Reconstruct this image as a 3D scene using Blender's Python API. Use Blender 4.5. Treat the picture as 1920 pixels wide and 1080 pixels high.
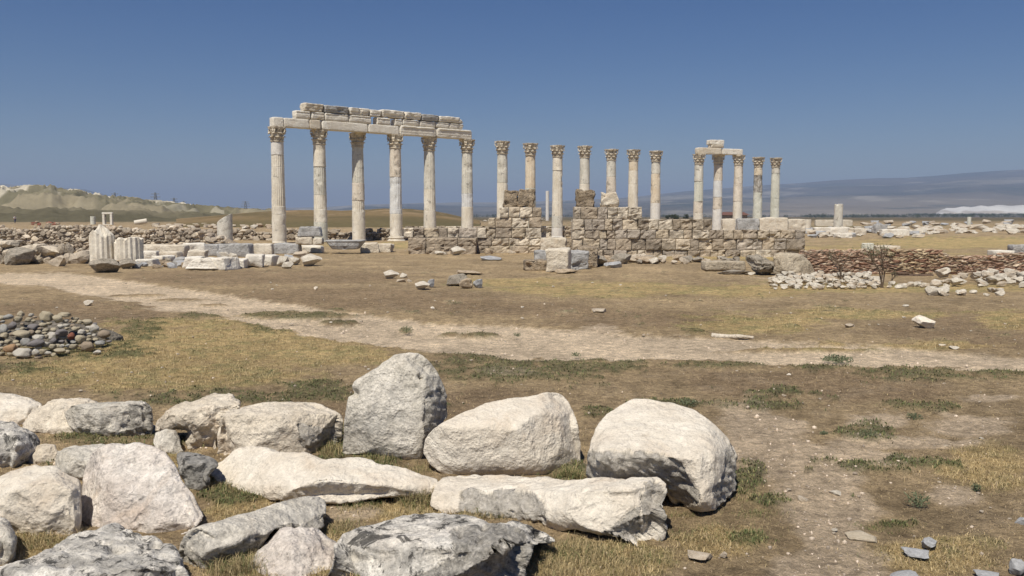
import bpy, bmesh, math, random
import numpy as np
from mathutils import Vector, Matrix
R = math.radians
scn = bpy.context.scene
C = scn.collection
for o in list(bpy.data.objects): bpy.data.objects.remove(o)

# ------------------------------------------------------------------ camera, world, sun, exposure
F, CXP, CYP, CAMZ, PITCH = 1600.0, 960.0, 540.0, 1.65, R(4.82)
cam_d = bpy.data.cameras.new('camera'); cam = bpy.data.objects.new('camera', cam_d); C.objects.link(cam)
cam.location = (0, 0, CAMZ); cam.rotation_euler = (math.pi/2-PITCH, 0, 0)
cam_d.sensor_width = 36; cam_d.lens = F/1920*36; cam_d.clip_start = 0.1; cam_d.clip_end = 40000
scn.camera = cam
SUN_EL, SUN_AZ = R(59), R(202)          # azimuth clockwise from +Y: behind the camera, to the left
world = bpy.data.worlds.new('World'); scn.world = world; world.use_nodes = True
wn = world.node_tree; bg = wn.nodes['Background']
sky = wn.nodes.new('ShaderNodeTexSky'); sky.sky_type = 'NISHITA'; sky.sun_disc = False
sky.sun_elevation = SUN_EL; sky.sun_rotation = SUN_AZ
sky.altitude = 400; sky.air_density = 0.9; sky.dust_density = 0.3; sky.ozone_density = 2.0
hs = wn.nodes.new('ShaderNodeHueSaturation'); hs.inputs['Saturation'].default_value = 1.45; hs.inputs['Hue'].default_value = 0.512; hs.inputs['Value'].default_value = 1.0
wn.links.new(sky.outputs[0], hs.inputs['Color']); wn.links.new(hs.outputs[0], bg.inputs[0]); bg.inputs[1].default_value = 0.052
sun_d = bpy.data.lights.new('sun', 'SUN'); sun_d.energy = 4.4; sun_d.angle = R(0.53); sun_d.color = (1.0, 0.93, 0.81)
sun = bpy.data.objects.new('sun', sun_d); C.objects.link(sun)
sdir = Vector((math.sin(SUN_AZ)*math.cos(SUN_EL), math.cos(SUN_AZ)*math.cos(SUN_EL), math.sin(SUN_EL)))
sun.rotation_euler = sdir.to_track_quat('Z', 'Y').to_euler(); sun.location = (0, -20, 60)
scn.view_settings.view_transform = 'Standard'; scn.view_settings.look = 'None'
scn.view_settings.exposure = 0.22; scn.view_settings.gamma = 1.0
scn.render.engine = 'CYCLES'
scn.cycles.volume_bounces = 0; scn.cycles.max_bounces = 6

# ------------------------------------------------------------------ geometry helpers
cp, sp = math.cos(PITCH), math.sin(PITCH)
def ray(px, py):
    a = (px-CXP)/F; b = (CYP-py)/F
    return (a, cp+b*sp, -sp+b*cp)
def W(px, py, Y):                       # point of the vertical plane y=Y seen at a photo position
    a, fy, fz = ray(px, py); t = Y/fy
    return (a*t, Y, CAMZ+fz*t)
def G(px, py, z=0.0):                   # point of the ground seen there
    a, fy, fz = ray(px, py); t = (z-CAMZ)/fz
    return (a*t, fy*t, z)
def GY(py): return G(960, py)[1]
def project(x, y, z=0.0):
    x = np.asarray(x, float); y = np.asarray(y, float)
    d = np.maximum(y*cp-(z-CAMZ)*sp, 0.05); up = y*sp+(z-CAMZ)*cp
    return CXP+F*x/d, CYP-F*up/d

def _h(i, j, k, s):
    n = (i*374761393+j*668265263+k*1274126177+s*974634777) & 0xffffffff
    n = ((n ^ (n >> 13))*1274126177) & 0xffffffff
    return ((n ^ (n >> 16)) & 0xffff)/65535.0
def vn(p, s=0):                         # value noise in -1..1
    p = np.asarray(p, float); i = np.floor(p).astype(np.int64); f = p-i; f = f*f*(3-2*f)
    r = 0
    for a in (0, 1):
        for b in (0, 1):
            for c in (0, 1):
                w = (f[:, 0] if a else 1-f[:, 0])*(f[:, 1] if b else 1-f[:, 1])*(f[:, 2] if c else 1-f[:, 2])
                r = r+w*_h(i[:, 0]+a, i[:, 1]+b, i[:, 2]+c, s)
    return r*2-1
def fbm(p, s=0, o=4, g=0.5):
    p = np.asarray(p, float); r = 0; a = 1; t = 0
    for k in range(o):
        r = r+a*vn(p*(2.03**k)+17.3*k, s+k*7); t += a; a *= g
    return r/t*1.5
def fbm2(x, y, sc, s=0, o=4): return fbm(np.stack([x*sc, y*sc, np.zeros_like(x)+s*3.7], 1), s, o)
def sstep(a, b, x):
    t = np.clip((x-a)/(b-a), 0, 1); return t*t*(3-2*t)

def meshdata(name, verts, faces, mats=(), smooth=True, fa=None, attrs=None, cols=None):
    me = bpy.data.meshes.new(name)
    verts = np.asarray(verts, np.float32)
    if isinstance(faces, np.ndarray) and faces.ndim == 2:
        n, k = faces.shape
        me.vertices.add(len(verts)); me.vertices.foreach_set('co', verts.ravel())
        me.loops.add(n*k); me.loops.foreach_set('vertex_index', faces.astype(np.int32).ravel())
        me.polygons.add(n); me.polygons.foreach_set('loop_start', np.arange(0, n*k, k, dtype=np.int32))
        try: me.polygons.foreach_set('loop_total', np.full(n, k, np.int32))
        except Exception: pass
        me.update(calc_edges=True)
    else:
        me.from_pydata(verts.tolist(), [], faces)
    for m in mats: me.materials.append(m)
    me.polygons.foreach_set('use_smooth', np.full(len(me.polygons), smooth, bool))
    for k, v in (attrs or {}).items():
        a = me.attributes.new(k, 'FLOAT', 'POINT'); a.data.foreach_set('value', np.asarray(v, np.float32))
    for k, v in (cols or {}).items():
        a = me.attributes.new(k, 'FLOAT_COLOR', 'POINT')
        v = np.asarray(v, np.float32); v = np.concatenate([v, np.ones((len(v), 1), np.float32)], 1)
        a.data.foreach_set('color', v.ravel())
    me.update(); return me
def link(name, me, loc=(0, 0, 0), rot=(0, 0, 0), scale=(1, 1, 1), parent=None):
    o = bpy.data.objects.new(name, me); C.objects.link(o)
    o.location = loc; o.rotation_euler = rot; o.scale = scale
    if parent: o.parent = parent
    return o
def tag(o, label=None, cat=None, group=None, kind=None):
    if label:
        o['label'] = label; o['kind'] = kind or 'thing'
    if cat: o['category'] = cat
    if group: o['group'] = group
    if kind: o['kind'] = kind
    return o
def getco(me):
    a = np.zeros(len(me.vertices)*3, np.float32); me.vertices.foreach_get('co', a); return a.reshape(-1, 3).astype(float)
def getno(me):
    a = np.zeros(len(me.vertices)*3, np.float32); me.vertex_normals.foreach_get('vector', a); return a.reshape(-1, 3).astype(float)
def setco(me, v): me.vertices.foreach_set('co', np.asarray(v, np.float32).ravel()); me.update()
def in_poly(x, y, poly):
    ins = np.zeros(len(x), bool); n = len(poly)
    for i in range(n):
        x1, y1 = poly[i]; x2, y2 = poly[(i+1) % n]
        c = ((y1 > y) != (y2 > y)) & (x < (x2-x1)*(y-y1)/(y2-y1+1e-9)+x1); ins ^= c
    return ins

# ------------------------------------------------------------------ materials
class NT:
    def __init__(s, name):
        s.m = bpy.data.materials.new(name); s.m.use_nodes = True; s.t = s.m.node_tree
        s.b = s.t.nodes['Principled BSDF']; s.b.inputs['Roughness'].default_value = 0.9
        s.b.inputs['Specular IOR Level'].default_value = 0.25
        s.out = s.t.nodes['Material Output']
    def n(s, typ, **kw):
        x = s.t.nodes.new(typ)
        for k, v in kw.items():
            if isinstance(v, tuple) and k == 'inp':
                pass
            setattr(x, k, v)
        return x
    def l(s, a, b): s.t.links.new(a, b)
    def noise(s, vec, scale, detail=5, rough=0.6, dist=0.0):
        x = s.n('ShaderNodeTexNoise'); x.inputs['Scale'].default_value = scale; x.inputs['Detail'].default_value = detail
        x.inputs['Roughness'].default_value = rough; x.inputs['Distortion'].default_value = dist
        if vec is not None: s.l(vec, x.inputs['Vector'])
        return x.outputs['Fac']
    def ramp(s, fac, stops):
        x = s.n('ShaderNodeValToRGB'); e = x.color_ramp.elements
        for i, (p, c) in enumerate(stops):
            if i >= 2: e.new(p)
            e[i].position = p; c = c if isinstance(c, (tuple, list)) else (c, c, c)
            e[i].color = (*c, 1)
        s.l(fac, x.inputs[0]); return x.outputs[0]
    def mix(s, fac, a, b, mode='MIX'):
        x = s.n('ShaderNodeMix'); x.data_type = 'RGBA'; x.blend_type = mode; x.clamp_factor = True
        for v, i in ((fac, 0), (a, 6), (b, 7)):
            if isinstance(v, (int, float)): x.inputs[i].default_value = v
            elif isinstance(v, tuple): x.inputs[i].default_value = (*v, 1)
            else: s.l(v, x.inputs[i])
        return x.outputs[2]
    def math(s, op, a, b=0.0, clamp=False):
        x = s.n('ShaderNodeMath'); x.operation = op; x.use_clamp = clamp
        for v, i in ((a, 0), (b, 1)):
            if isinstance(v, (int, float)): x.inputs[i].default_value = v
            else: s.l(v, x.inputs[i])
        return x.outputs[0]
    def attr(s, name, typ='GEOMETRY'):
        x = s.n('ShaderNodeAttribute'); x.attribute_name = name; x.attribute_type = typ; return x
    def vec(s):
        tc = s.n('ShaderNodeTexCoord'); oi = s.n('ShaderNodeObjectInfo')
        m = s.n('ShaderNodeVectorMath'); m.operation = 'SCALE'; m.inputs[0].default_value = (37.1, 21.7, 53.3); s.l(oi.outputs['Random'], m.inputs['Scale'])
        a = s.n('ShaderNodeVectorMath'); a.operation = 'ADD'; s.l(tc.outputs['Object'], a.inputs[0]); s.l(m.outputs[0], a.inputs[1])
        s.rand = oi.outputs['Random']; return a.outputs[0]
    def bump(s, h, dist, strength=1.0, nrm=None):
        x = s.n('ShaderNodeBump'); x.inputs['Distance'].default_value = dist; x.inputs['Strength'].default_value = strength
        s.l(h, x.inputs['Height'])
        if nrm is not None: s.l(nrm, x.inputs['Normal'])
        return x.outputs[0]

SARGS = {}
def stone(name, c1, c2, lich=0.35, lcol=(0.13, 0.125, 0.115), sc=3.0, ochre=0.15, pits=0.25, bump=0.006, spk=0.25, blk=0.0, rscale=1.0):
    SARGS[name] = dict(c1=c1, c2=c2, lich=lich, lcol=lcol, sc=sc, ochre=ochre, pits=pits, bump=.0007, spk=spk*.7, blk=blk)
    t = NT(name); v = t.vec()
    base = t.ramp(t.noise(v, sc, 6, .62, .4), [(0.33, c1), (0.66, c2)])
    och = t.ramp(t.noise(v, sc*0.9, 5, .6, .8), [(0.56, 0.0), (0.74, 1.0)])
    base = t.mix(t.math('MULTIPLY', och, ochre), base, (0.50, 0.31, 0.15))
    g = t.noise(v, sc*1.7, 9, .72, .3); gl = 0.66-lich*0.22
    gm = t.ramp(g, [(gl-.05, 0.0), (gl+.07, 1.0)])
    fine = t.noise(v, sc*24, 4, .7)
    gm = t.math('MULTIPLY', gm, t.ramp(fine, [(0.36, 0.25), (0.60, 1.0)]))
    base = t.mix(t.math('MULTIPLY', gm, min(1, .45+lich*.5)), base, lcol)
    if blk > 0:
        b2 = t.noise(v, sc*2.6, 10, .75, .6); bl = 0.62-blk*.2
        base = t.mix(t.math('MULTIPLY', t.ramp(b2, [(bl-.01, 0.0), (bl+.03, 1.0)]), .85), base, (0.045, 0.043, 0.04))
    ra = t.attr('rough').outputs['Fac']
    rn = t.noise(v, 16, 5, .7, .5)
    rcol = t.ramp(rn, [(0.34, (.24, .225, .20)), (0.60, (.66, .62, .55))])
    base = t.mix(ra, base, rcol)
    base = t.mix(1.0, base, t.ramp(fine, [(0.30, 1.0-spk*1.3), (0.58, 1.03)]), 'MULTIPLY')
    base = t.mix(1.0, base, t.ramp(t.noise(v, sc*5, 8, .75, .5), [(0.34, 1.0-spk*1.2), (0.56, 1.0)]), 'MULTIPLY')
    vo = t.n('ShaderNodeTexVoronoi'); vo.inputs['Scale'].default_value = sc*13*rscale; t.l(v, vo.inputs['Vector'])
    pit = t.ramp(vo.outputs['Distance'], [(0.0, 0.0), (0.22, 1.0)])
    pm = t.math('MULTIPLY', t.ramp(t.noise(v, sc*3, 3), [(0.48, 0.0), (0.62, 1.0)]), pits)
    base = t.mix(pm, base, t.mix(1.0, base, pit, 'MULTIPLY'))
    t.l(base, t.b.inputs['Base Color'])
    h = t.math('ADD', t.noise(v, sc*6*rscale, 8, .68), t.math('MULTIPLY', pit, t.math('MULTIPLY', pm, 0.5)))
    h = t.math('ADD', h, t.math('MULTIPLY', t.noise(v, 30, 6, .75, 1.2), t.math('MULTIPLY', ra, 1.2)))
    t.l(t.bump(h, bump*4.2, 1.0), t.b.inputs['Normal'])
    return t.m
M = {}
M['white'] = stone('white_marble_boulder', (0.68, 0.60, 0.49), (0.84, 0.78, 0.67), lich=.16, lcol=(.36,.32,.27), ochre=.3, spk=.15, pits=.3)
M['cream'] = stone('cream_weathered_marble', (0.60, 0.52, 0.41), (0.82, 0.74, 0.61), lich=.22, ochre=.3, spk=.24, pits=.5)
M['pink'] = stone('pinkish_marble', (0.64, 0.56, 0.49), (0.88, 0.82, 0.74), lich=.45, lcol=(.40, .35, .30), ochre=.45, spk=.28, pits=.5)
M['grey'] = stone('grey_marble_boulder', (0.56, 0.52, 0.44), (0.80, 0.75, 0.66), lich=.42, lcol=(.32, .31, .285), ochre=.2, spk=.30, pits=.4)
M['lichen'] = stone('lichened_marble', (0.66, 0.62, 0.55), (0.88, 0.84, 0.76), lich=.62, lcol=(.17, .165, .155), ochre=.1, spk=.35, pits=.3, blk=.40)
M['dark'] = stone('dark_grey_rock', (0.30, 0.285, 0.26), (0.52, 0.50, 0.46), lich=.6, lcol=(.12, .12, .115), ochre=.05, spk=.35, pits=.3, blk=.3)
# far ruins: the features are large enough to be seen from fifty metres
M['f_white'] = stone('white_marble_block', (0.72, 0.66, 0.56), (0.86, 0.82, 0.73), lich=.10, spk=.12, sc=2.0, ochre=.2, bump=.01, lcol=(.3, .28, .25))
M['f_cream'] = stone('cream_marble_block', (0.62, 0.54, 0.42), (0.78, 0.71, 0.59), lich=.2, spk=.18, sc=2.0, ochre=.35, bump=.01, lcol=(.28, .25, .21))
M['f_grey'] = stone('grey_marble_block', (0.40, 0.395, 0.38), (0.60, 0.59, 0.57), lich=.4, sc=2.0, ochre=.05, bump=.012)
M['f_dark'] = stone('dark_rubble_stone', (0.26, 0.23, 0.18), (0.44, 0.39, 0.32), lich=.5, sc=3.0, ochre=.1, bump=.02, blk=.3)
M['trav'] = stone('brown_travertine', (0.32, 0.25, 0.17), (0.54, 0.44, 0.32), lich=.45, sc=2.2, ochre=.35, bump=.02, lcol=(.13, .105, .08), pits=.7, blk=.15)
M['tan'] = stone('tan_limestone', (0.40, 0.34, 0.25), (0.55, 0.48, 0.37), lich=.2, sc=1.6, ochre=.2, bump=.01, lcol=(.25, .21, .17), pits=.5)

def wallmat(name, stain=(0.09, 0.072, 0.055), bump=.03, sc=1.0):
    t = NT(name); v = t.vec(); c = t.attr('tone').outputs['Color']
    n = t.noise(v, 2.2*sc, 8, .7, .4)
    c = t.mix(t.math('MULTIPLY', t.ramp(n, [(0.46, 0.0), (0.66, 1.0)]), .75), c, stain)
    vo = t.n('ShaderNodeTexVoronoi'); vo.inputs['Scale'].default_value = 11*sc; t.l(v, vo.inputs['Vector'])
    pit = t.ramp(vo.outputs['Distance'], [(0.05, 0.25), (0.3, 1.0)])
    pm = t.ramp(t.noise(v, 3.2*sc, 3), [(0.42, 0.0), (0.6, 1.0)])
    c = t.mix(pm, c, t.mix(1.0, c, pit, 'MULTIPLY'))
    c = t.mix(1.0, c, t.ramp(t.noise(v, 26*sc, 4, .7), [(0.25, .62), (0.7, 1.15)]), 'MULTIPLY')
    t.l(c, t.b.inputs['Base Color'])
    h = t.math('ADD', t.noise(v, 9*sc, 7, .7), t.math('MULTIPLY', pit, t.math('MULTIPLY', pm, .5)))
    t.l(t.bump(h, bump, 1.0), t.b.inputs['Normal']); return t.m
M['wall'] = wallmat('travertine_ashlar', stain=(.17,.145,.115))
M['brick'] = wallmat('thin_red_and_ochre_slabs', stain=(0.20, 0.13, 0.09), sc=1.8)

def colmat(name, c1, c2, stain=0.2, blk=0.1, scol=(0.30, 0.21, 0.13)):
    t = NT(name); v = t.vec()
    mp = t.n('ShaderNodeMapping'); mp.inputs['Scale'].default_value = (1.6, 1.6, .5); t.l(v, mp.inputs['Vector']); vs = mp.outputs[0]
    c = t.ramp(t.noise(vs, 1.3, 6, .65, .5), [(0.35, c1), (0.65, c2)])
    c = t.mix(t.math('MULTIPLY', t.ramp(t.noise(vs, 1.9, 8, .72, .4), [(0.5, 0.0), (0.68, 1.0)]), stain*2.2, True), c, scol)
    c = t.mix(t.math('MULTIPLY', t.ramp(t.noise(v, 2.4, 9, .74, .8), [(0.64-blk*.4, 0.0), (0.70-blk*.4, 1.0)]), .55), c, (0.11, 0.095, 0.075))
    c = t.mix(1.0, c, t.ramp(t.noise(v, 18, 4, .7), [(0.25, .8), (0.65, 1.05)]), 'MULTIPLY')
    t.l(c, t.b.inputs['Base Color'])
    t.l(t.bump(t.noise(v, 7, 8, .7), .03, .9), t.b.inputs['Normal']); return t.m
DM = {'c': colmat('cream_marble_drum', (0.66, 0.60, 0.49), (0.82, 0.77, 0.67), .12, .12),
      'w': colmat('new_white_marble_drum', (0.66, 0.63, 0.58), (0.78, 0.75, 0.70), .05, .0, (.5, .45, .38)),
      'b': colmat('bluish_white_marble_drum', (0.60, 0.60, 0.59), (0.74, 0.74, 0.73), .06, .03, (.42, .40, .36)),
      'g': colmat('grey_marble_drum', (0.56, 0.54, 0.47), (0.72, 0.69, 0.61), .12, .22),
      'e': colmat('greenish_grey_marble_drum', (0.57, 0.57, 0.49), (0.72, 0.71, 0.62), .10, .12, (.28, .27, .20)),
      'o': colmat('ochre_stained_marble_drum', (0.66, 0.56, 0.42), (0.75, 0.67, 0.54), .14, .22, (.46, .29, .15)),
      'p': colmat('pinkish_beige_marble_drum', (0.64, 0.57, 0.47), (0.75, 0.68, 0.58), .12, .22, (.33, .2, .14)),
      'k': colmat('dark_stained_marble_drum', (0.44, 0.42, 0.38), (0.60, 0.57, 0.52), .45, .5, (.17, .13, .10))}
M['cap'] = colmat('weathered_capital_marble', (0.50, 0.44, 0.34), (0.72, 0.65, 0.53), .3, .22)

# ------------------------------------------------------------------ boulders
def resample(poly, n):
    P = np.array(poly+[poly[0]], float); d = np.r_[0, np.cumsum(np.hypot(*np.diff(P, axis=0).T))]
    s = np.linspace(0, d[-1], n, endpoint=False)
    return np.stack([np.interp(s, d, P[:, 0]), np.interp(s, d, P[:, 1])], 1)
def voxel(v, f, size, it=1):
    me = bpy.data.meshes.new('tmp'); me.from_pydata([tuple(x) for x in v], [], f)
    bm = bmesh.new(); bm.from_mesh(me); bmesh.ops.recalc_face_normals(bm, faces=bm.faces); bm.to_mesh(me); bm.free()
    o = bpy.data.objects.new('tmp', me); C.objects.link(o)
    m = o.modifiers.new('r', 'REMESH'); m.mode = 'VOXEL'; m.voxel_size = size; m.use_smooth_shade = True
    if it:
        s = o.modifiers.new('s', 'SMOOTH'); s.iterations = it; s.factor = .5
    dg = bpy.context.evaluated_depsgraph_get(); r = bpy.data.meshes.new_from_object(o.evaluated_get(dg))
    bpy.data.objects.remove(o); bpy.data.meshes.remove(me); return r
def boulder(label, outline, base, mat, seed=0, T=0.45, rim=0.12, prof=((0, 0), (1, 0.1)), upro=((-1, 0), (1, 0)),
            regions=(), amp=0.018, vox=0.011, cuts=5, name='marble_boulder', center=None, cat='boulder', planes=(), holes=(), fade=None):
    P = resample(outline, 72); cx, cy = center or (P[:, 0].mean(), P[:, 1].mean())
    y0, y1 = max(P[:, 1]), min(P[:, 1]); xa, xb = min(P[:, 0]), max(P[:, 0]); Yf = GY(base)
    pv, pf = zip(*prof); uv_, uf = zip(*upro)
    def dep(x, y):
        v_, u_ = (y0-y)/(y0-y1), (x-xa)/(xb-xa)*2-1; P_ = np.interp(v_, pv, pf)
        if fade and v_ < fade[2]: P_ = P_*(1-float(sstep(fade[0], fade[1], u_)))-(.02+.28*(fade[2]-v_))*float(sstep(fade[0], fade[1], u_))
        return Yf+P_+np.interp(u_, uv_, uf)
    V = []; rings = []
    fs = [.25, .5, .7, .85, .94, .985, 1.0]
    def ring(s, back):
        ids = []
        for x, y in P:
            X, Yp = cx+(x-cx)*s, cy+(y-cy)*s
            # silhouette depth is taken a little inside the rim
            D = dep(cx+(x-cx)*min(s, .93), cy+(y-cy)*min(s, .93))
            if not back: D = D+rim*s**7
            else: D = D+rim+(T-rim)*math.sqrt(max(0, 1-s**3))
            ids.append(len(V)); V.append(W(X, Yp, D))
        return ids
    for s in fs: rings.append(ring(s, False))
    for s in (.97, .9, .75, .5, .25): rings.append(ring(s, True))
    Fc = []; n = len(P)
    for a, b in zip(rings, rings[1:]):
        for i in range(n): j = (i+1) % n; Fc.append((a[i], a[j], b[j], b[i]))
    c0 = len(V); V.append(W(cx, cy, dep(cx, cy))); V.append(W(cx, cy, dep(cx, cy)+T))
    for i in range(n):
        j = (i+1) % n; Fc.append((c0, rings[0][j], rings[0][i])); Fc.append((c0+1, rings[-1][i], rings[-1][j]))
    V = np.array(V); org = np.array([V[:, 0].mean(), V[:, 1].mean(), 0.0])
    me = voxel(V-org, Fc, vox); v = getco(me)
    rs = np.random.RandomState(seed+5); no0 = getno(me); keepw = sstep(.12, .5, -no0[:, 1]*.9+np.maximum(no0[:, 2], 0)*.35)
    for i in range(cuts+5):             # broken planes, on the faces that do not make the outline
        d = np.array([rs.normal()*.75, -abs(rs.normal())*.8-.3, rs.normal()*.55+.35]); d /= np.linalg.norm(d)
        h = v@d; lim = np.percentile(h, 91+rs.rand()*7); over = np.maximum(0, h-lim); v -= over[:, None]*d*keepw[:, None]
    for (q1, q2, q3, inside) in planes:
        a, b, c_ = [np.array(W(*q))-org for q in (q1, q2, q3)]; nn = np.cross(b-a, c_-a); nn /= np.linalg.norm(nn)
        ci = np.array(W(*inside))-org
        if (ci-a)@nn > 0: nn = -nn
        over = np.maximum(0, (v-a)@nn); v -= over[:, None]*nn
    setco(me, v); no = getno(me); off = seed*13.7
    k = v+off
    disp = amp*fbm(k*2.6, seed, 4)+amp*.55*(np.abs(fbm(k*7, seed+3, 4))*-2+.6)+amp*.28*(np.abs(fbm(k*17, seed+6, 3))*-2+.6)+amp*.22*fbm(k*30, seed+9, 3)-amp*1.1*sstep(.45, .62, fbm(k*4.5+3, seed+12, 3))
    wx, wy = project(v[:, 0]+org[0], v[:, 1]+org[1], v[:, 2]+org[2])
    rough = np.zeros(len(v)); front = no[:, 1] < 0.35
    jx = wx+9*fbm(k*9, seed+21, 3); jy = wy+9*fbm(k*9+5, seed+22, 3)
    for poly in regions: rough[in_poly(jx, jy, poly) & front] = 1.0
    if regions:
        tilt = np.stack([(k[:, 0]+k[:, 2])*30, k[:, 1]*8, (k[:, 0]-k[:, 2])*10], 1)
        disp += rough*(-.010+.018*fbm(tilt, seed+31, 3))
    for hx, hy, hr in holes: disp -= (.055*np.exp(-(((wx-hx)/hr)**2+((wy-hy)/hr)**2)**2))*front
    v = v+no*disp[:, None]; v[:, 2] = np.maximum(v[:, 2], -.12)
    setco(me, v)
    a = me.attributes.new('rough', 'FLOAT', 'POINT'); a.data.foreach_set('value', (rough*.75).astype(np.float32))
    me.materials.append(M[mat]); me.polygons.foreach_set('use_smooth', np.ones(len(me.polygons), bool)); me.name = name
    return tag(link(name, me, org), label, cat)

# ------------------------------------------------------------------ ground sheet and dirt track
UP = [(-600, 500), (0, 510), (130, 511), (200, 520), (300, 533), (420, 551), (560, 570), (680, 590), (800, 603), (950, 609), (1090, 620), (1200, 627), (1350, 632), (1500, 640), (1700, 651), (1920, 668), (2500, 700)]
LO = [(-600, 526), (0, 531), (80, 536), (180, 556), (300, 577), (410, 592), (480, 606), (560, 625), (640, 640), (740, 650), (830, 661), (960, 673), (1100, 672), (1250, 673), (1400, 680), (1600, 684), (1750, 688), (1920, 695), (2500, 730)]
DIRT = [(1500, 870, 110, 40), (1570, 960, 100, 50), (1590, 1060, 110, 50), (1700, 830, 160, 12), (1440, 800, 90, 30), (1400, 770, 60, 25), (1440, 850, 90, 45), (1530, 930, 90, 55), (1560, 1010, 80, 60), (1520, 1080, 110, 60), (1640, 790, 60, 16), (1820, 800, 90, 22), (1850, 745, 70, 10), (1120, 620, 50, 12), (1790, 930, 60, 20), (1600, 860, 120, 18), (330, 580, 40, 6), (950, 700, 60, 8), (1500, 520, 60, 4), (660, 960, 60, 18), (1250, 870, 200, 30)]
YEL = [(450, 900, 120, 30), (60, 1030, 60, 30), (1000, 1060, 300, 30), (720, 960, 120, 20), (330, 870, 60, 20), (400, 650, 330, 48), (250, 700, 330, 36), (620, 665, 160, 22), (1150, 542, 260, 15), (950, 530, 130, 9), (1400, 545, 130, 12), (1400, 610, 130, 20), (1650, 650, 220, 7), (1860, 875, 100, 50), (1700, 540, 300, 9), (1350, 1010, 110, 40), (1750, 1040, 150, 50), (1600, 590, 200, 10), (1900, 600, 90, 20), (1500, 475, 300, 14), (1800, 455, 200, 12), (560, 1040, 150, 60), (500, 960, 130, 40), (1150, 1050, 140, 40), (800, 460, 200, 6)]
GRN = [(700, 870, 90, 20), (640, 835, 30, 30), (1065, 885, 40, 20), (790, 935, 50, 15), (890, 672, 90, 14), (1060, 690, 150, 16), (960, 700, 200, 20), (1340, 684, 90, 7), (140, 660, 130, 14), (20, 690, 60, 14), (260, 620, 40, 18), (560, 592, 120, 9), (520, 615, 50, 10), (380, 590, 60, 6), (640, 603, 50, 5), (1760, 700, 130, 12), (1900, 700, 60, 14), (1550, 690, 60, 6), (1640, 880, 60, 10), (1740, 870, 80, 12), (1620, 810, 60, 16), (1700, 760, 70, 10), (1760, 765, 50, 8), (1440, 760, 90, 14), (1440, 940, 50, 14), (1400, 1010, 60, 20), (1680, 985, 50, 12), (1250, 760, 60, 12), (1120, 775, 40, 10), (600, 730, 70, 14), (480, 745, 200, 14), (320, 755, 60, 8), (820, 625, 50, 4), (910, 628, 40, 4), (1300, 620, 30, 4), (760, 760, 60, 20), (1470, 735, 60, 8), (250, 825, 90, 20), (450, 930, 90, 25), (1250, 425, 500, 3), (1400, 900, 40, 30)]
DRK = [(1450, 720, 220, 26), (1200, 600, 200, 16), (700, 560, 300, 22), (150, 590, 200, 26), (1000, 580, 160, 14), (1750, 610, 150, 26), (1650, 735, 150, 20), (500, 520, 300, 14), (620, 770, 80, 20), (1880, 640, 80, 16), (900, 760, 100, 30)]
def zsum(px, py, Z, wob):
    r = np.zeros_like(px)
    for cx, cy, rx, ry in Z:
        q = ((px-cx)/rx)**2+((py-cy)/ry)**2
        r = np.maximum(r, np.exp(-q*.9))
    return sstep(.30, .62, r+wob)
def ground_fields(x, y):
    px, py = project(x, y); py = np.clip(py, 405, 1400)
    n1 = fbm2(x, y, .9, 1, 4); n2 = fbm2(x, y, 3.1, 2, 4); n3 = fbm2(x, y, .16, 3, 4); n4 = fbm2(x, y, 11., 4, 3)
    sc = (py-402)
    up = np.interp(px, *zip(*UP))+sc*.030*n1+sc*.028*n2; lo = np.interp(px, *zip(*LO))+sc*.02*n1+sc*.03*n2
    path = sstep(-.7, 1.3, np.minimum(py-up, lo-py)/(1+sc*.006)+1.3*n4+.8*n2)
    med = zsum(px, py, [(560, 592, 115, 7), (250, 553, 60, 2.5), (330, 560, 55, 2.2), (400, 571, 30, 2), (900, 629, 40, 4), (1500, 656, 150, 3.2), (760, 618, 12, 5), (1370, 626, 60, 3), (840, 627, 26, 2.5), (640, 604, 45, 5)], .22*n2+.1*n1)
    path = path*(1-med)
    dirt = zsum(px, py, DIRT, .35*n1+.3*n2+.1*n4)
    yel = zsum(px, py, YEL, .28*n1+.30*n2+.12*n4)
    grn = zsum(px, py, GRN, -.06+.25*n1+.42*n2+.38*n4)
    drk = zsum(px, py, DRK, .3*n1+.25*n2)
    far = sstep(90, 400, y)
    out = (np.abs(px-960) > 1100)
    yel = np.where(out, sstep(0, .5, n3+.4*n1), yel); grn = np.where(out, sstep(.3, .7, n1), grn)
    return dict(path=path, dirt=dirt, yel=yel, grn=grn, drk=drk, n1=n1, n2=n2, n3=n3, n4=n4, far=far)
def lerp(a, b, t): return a*(1-t[:, None])+np.array(b)*t[:, None]
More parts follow.
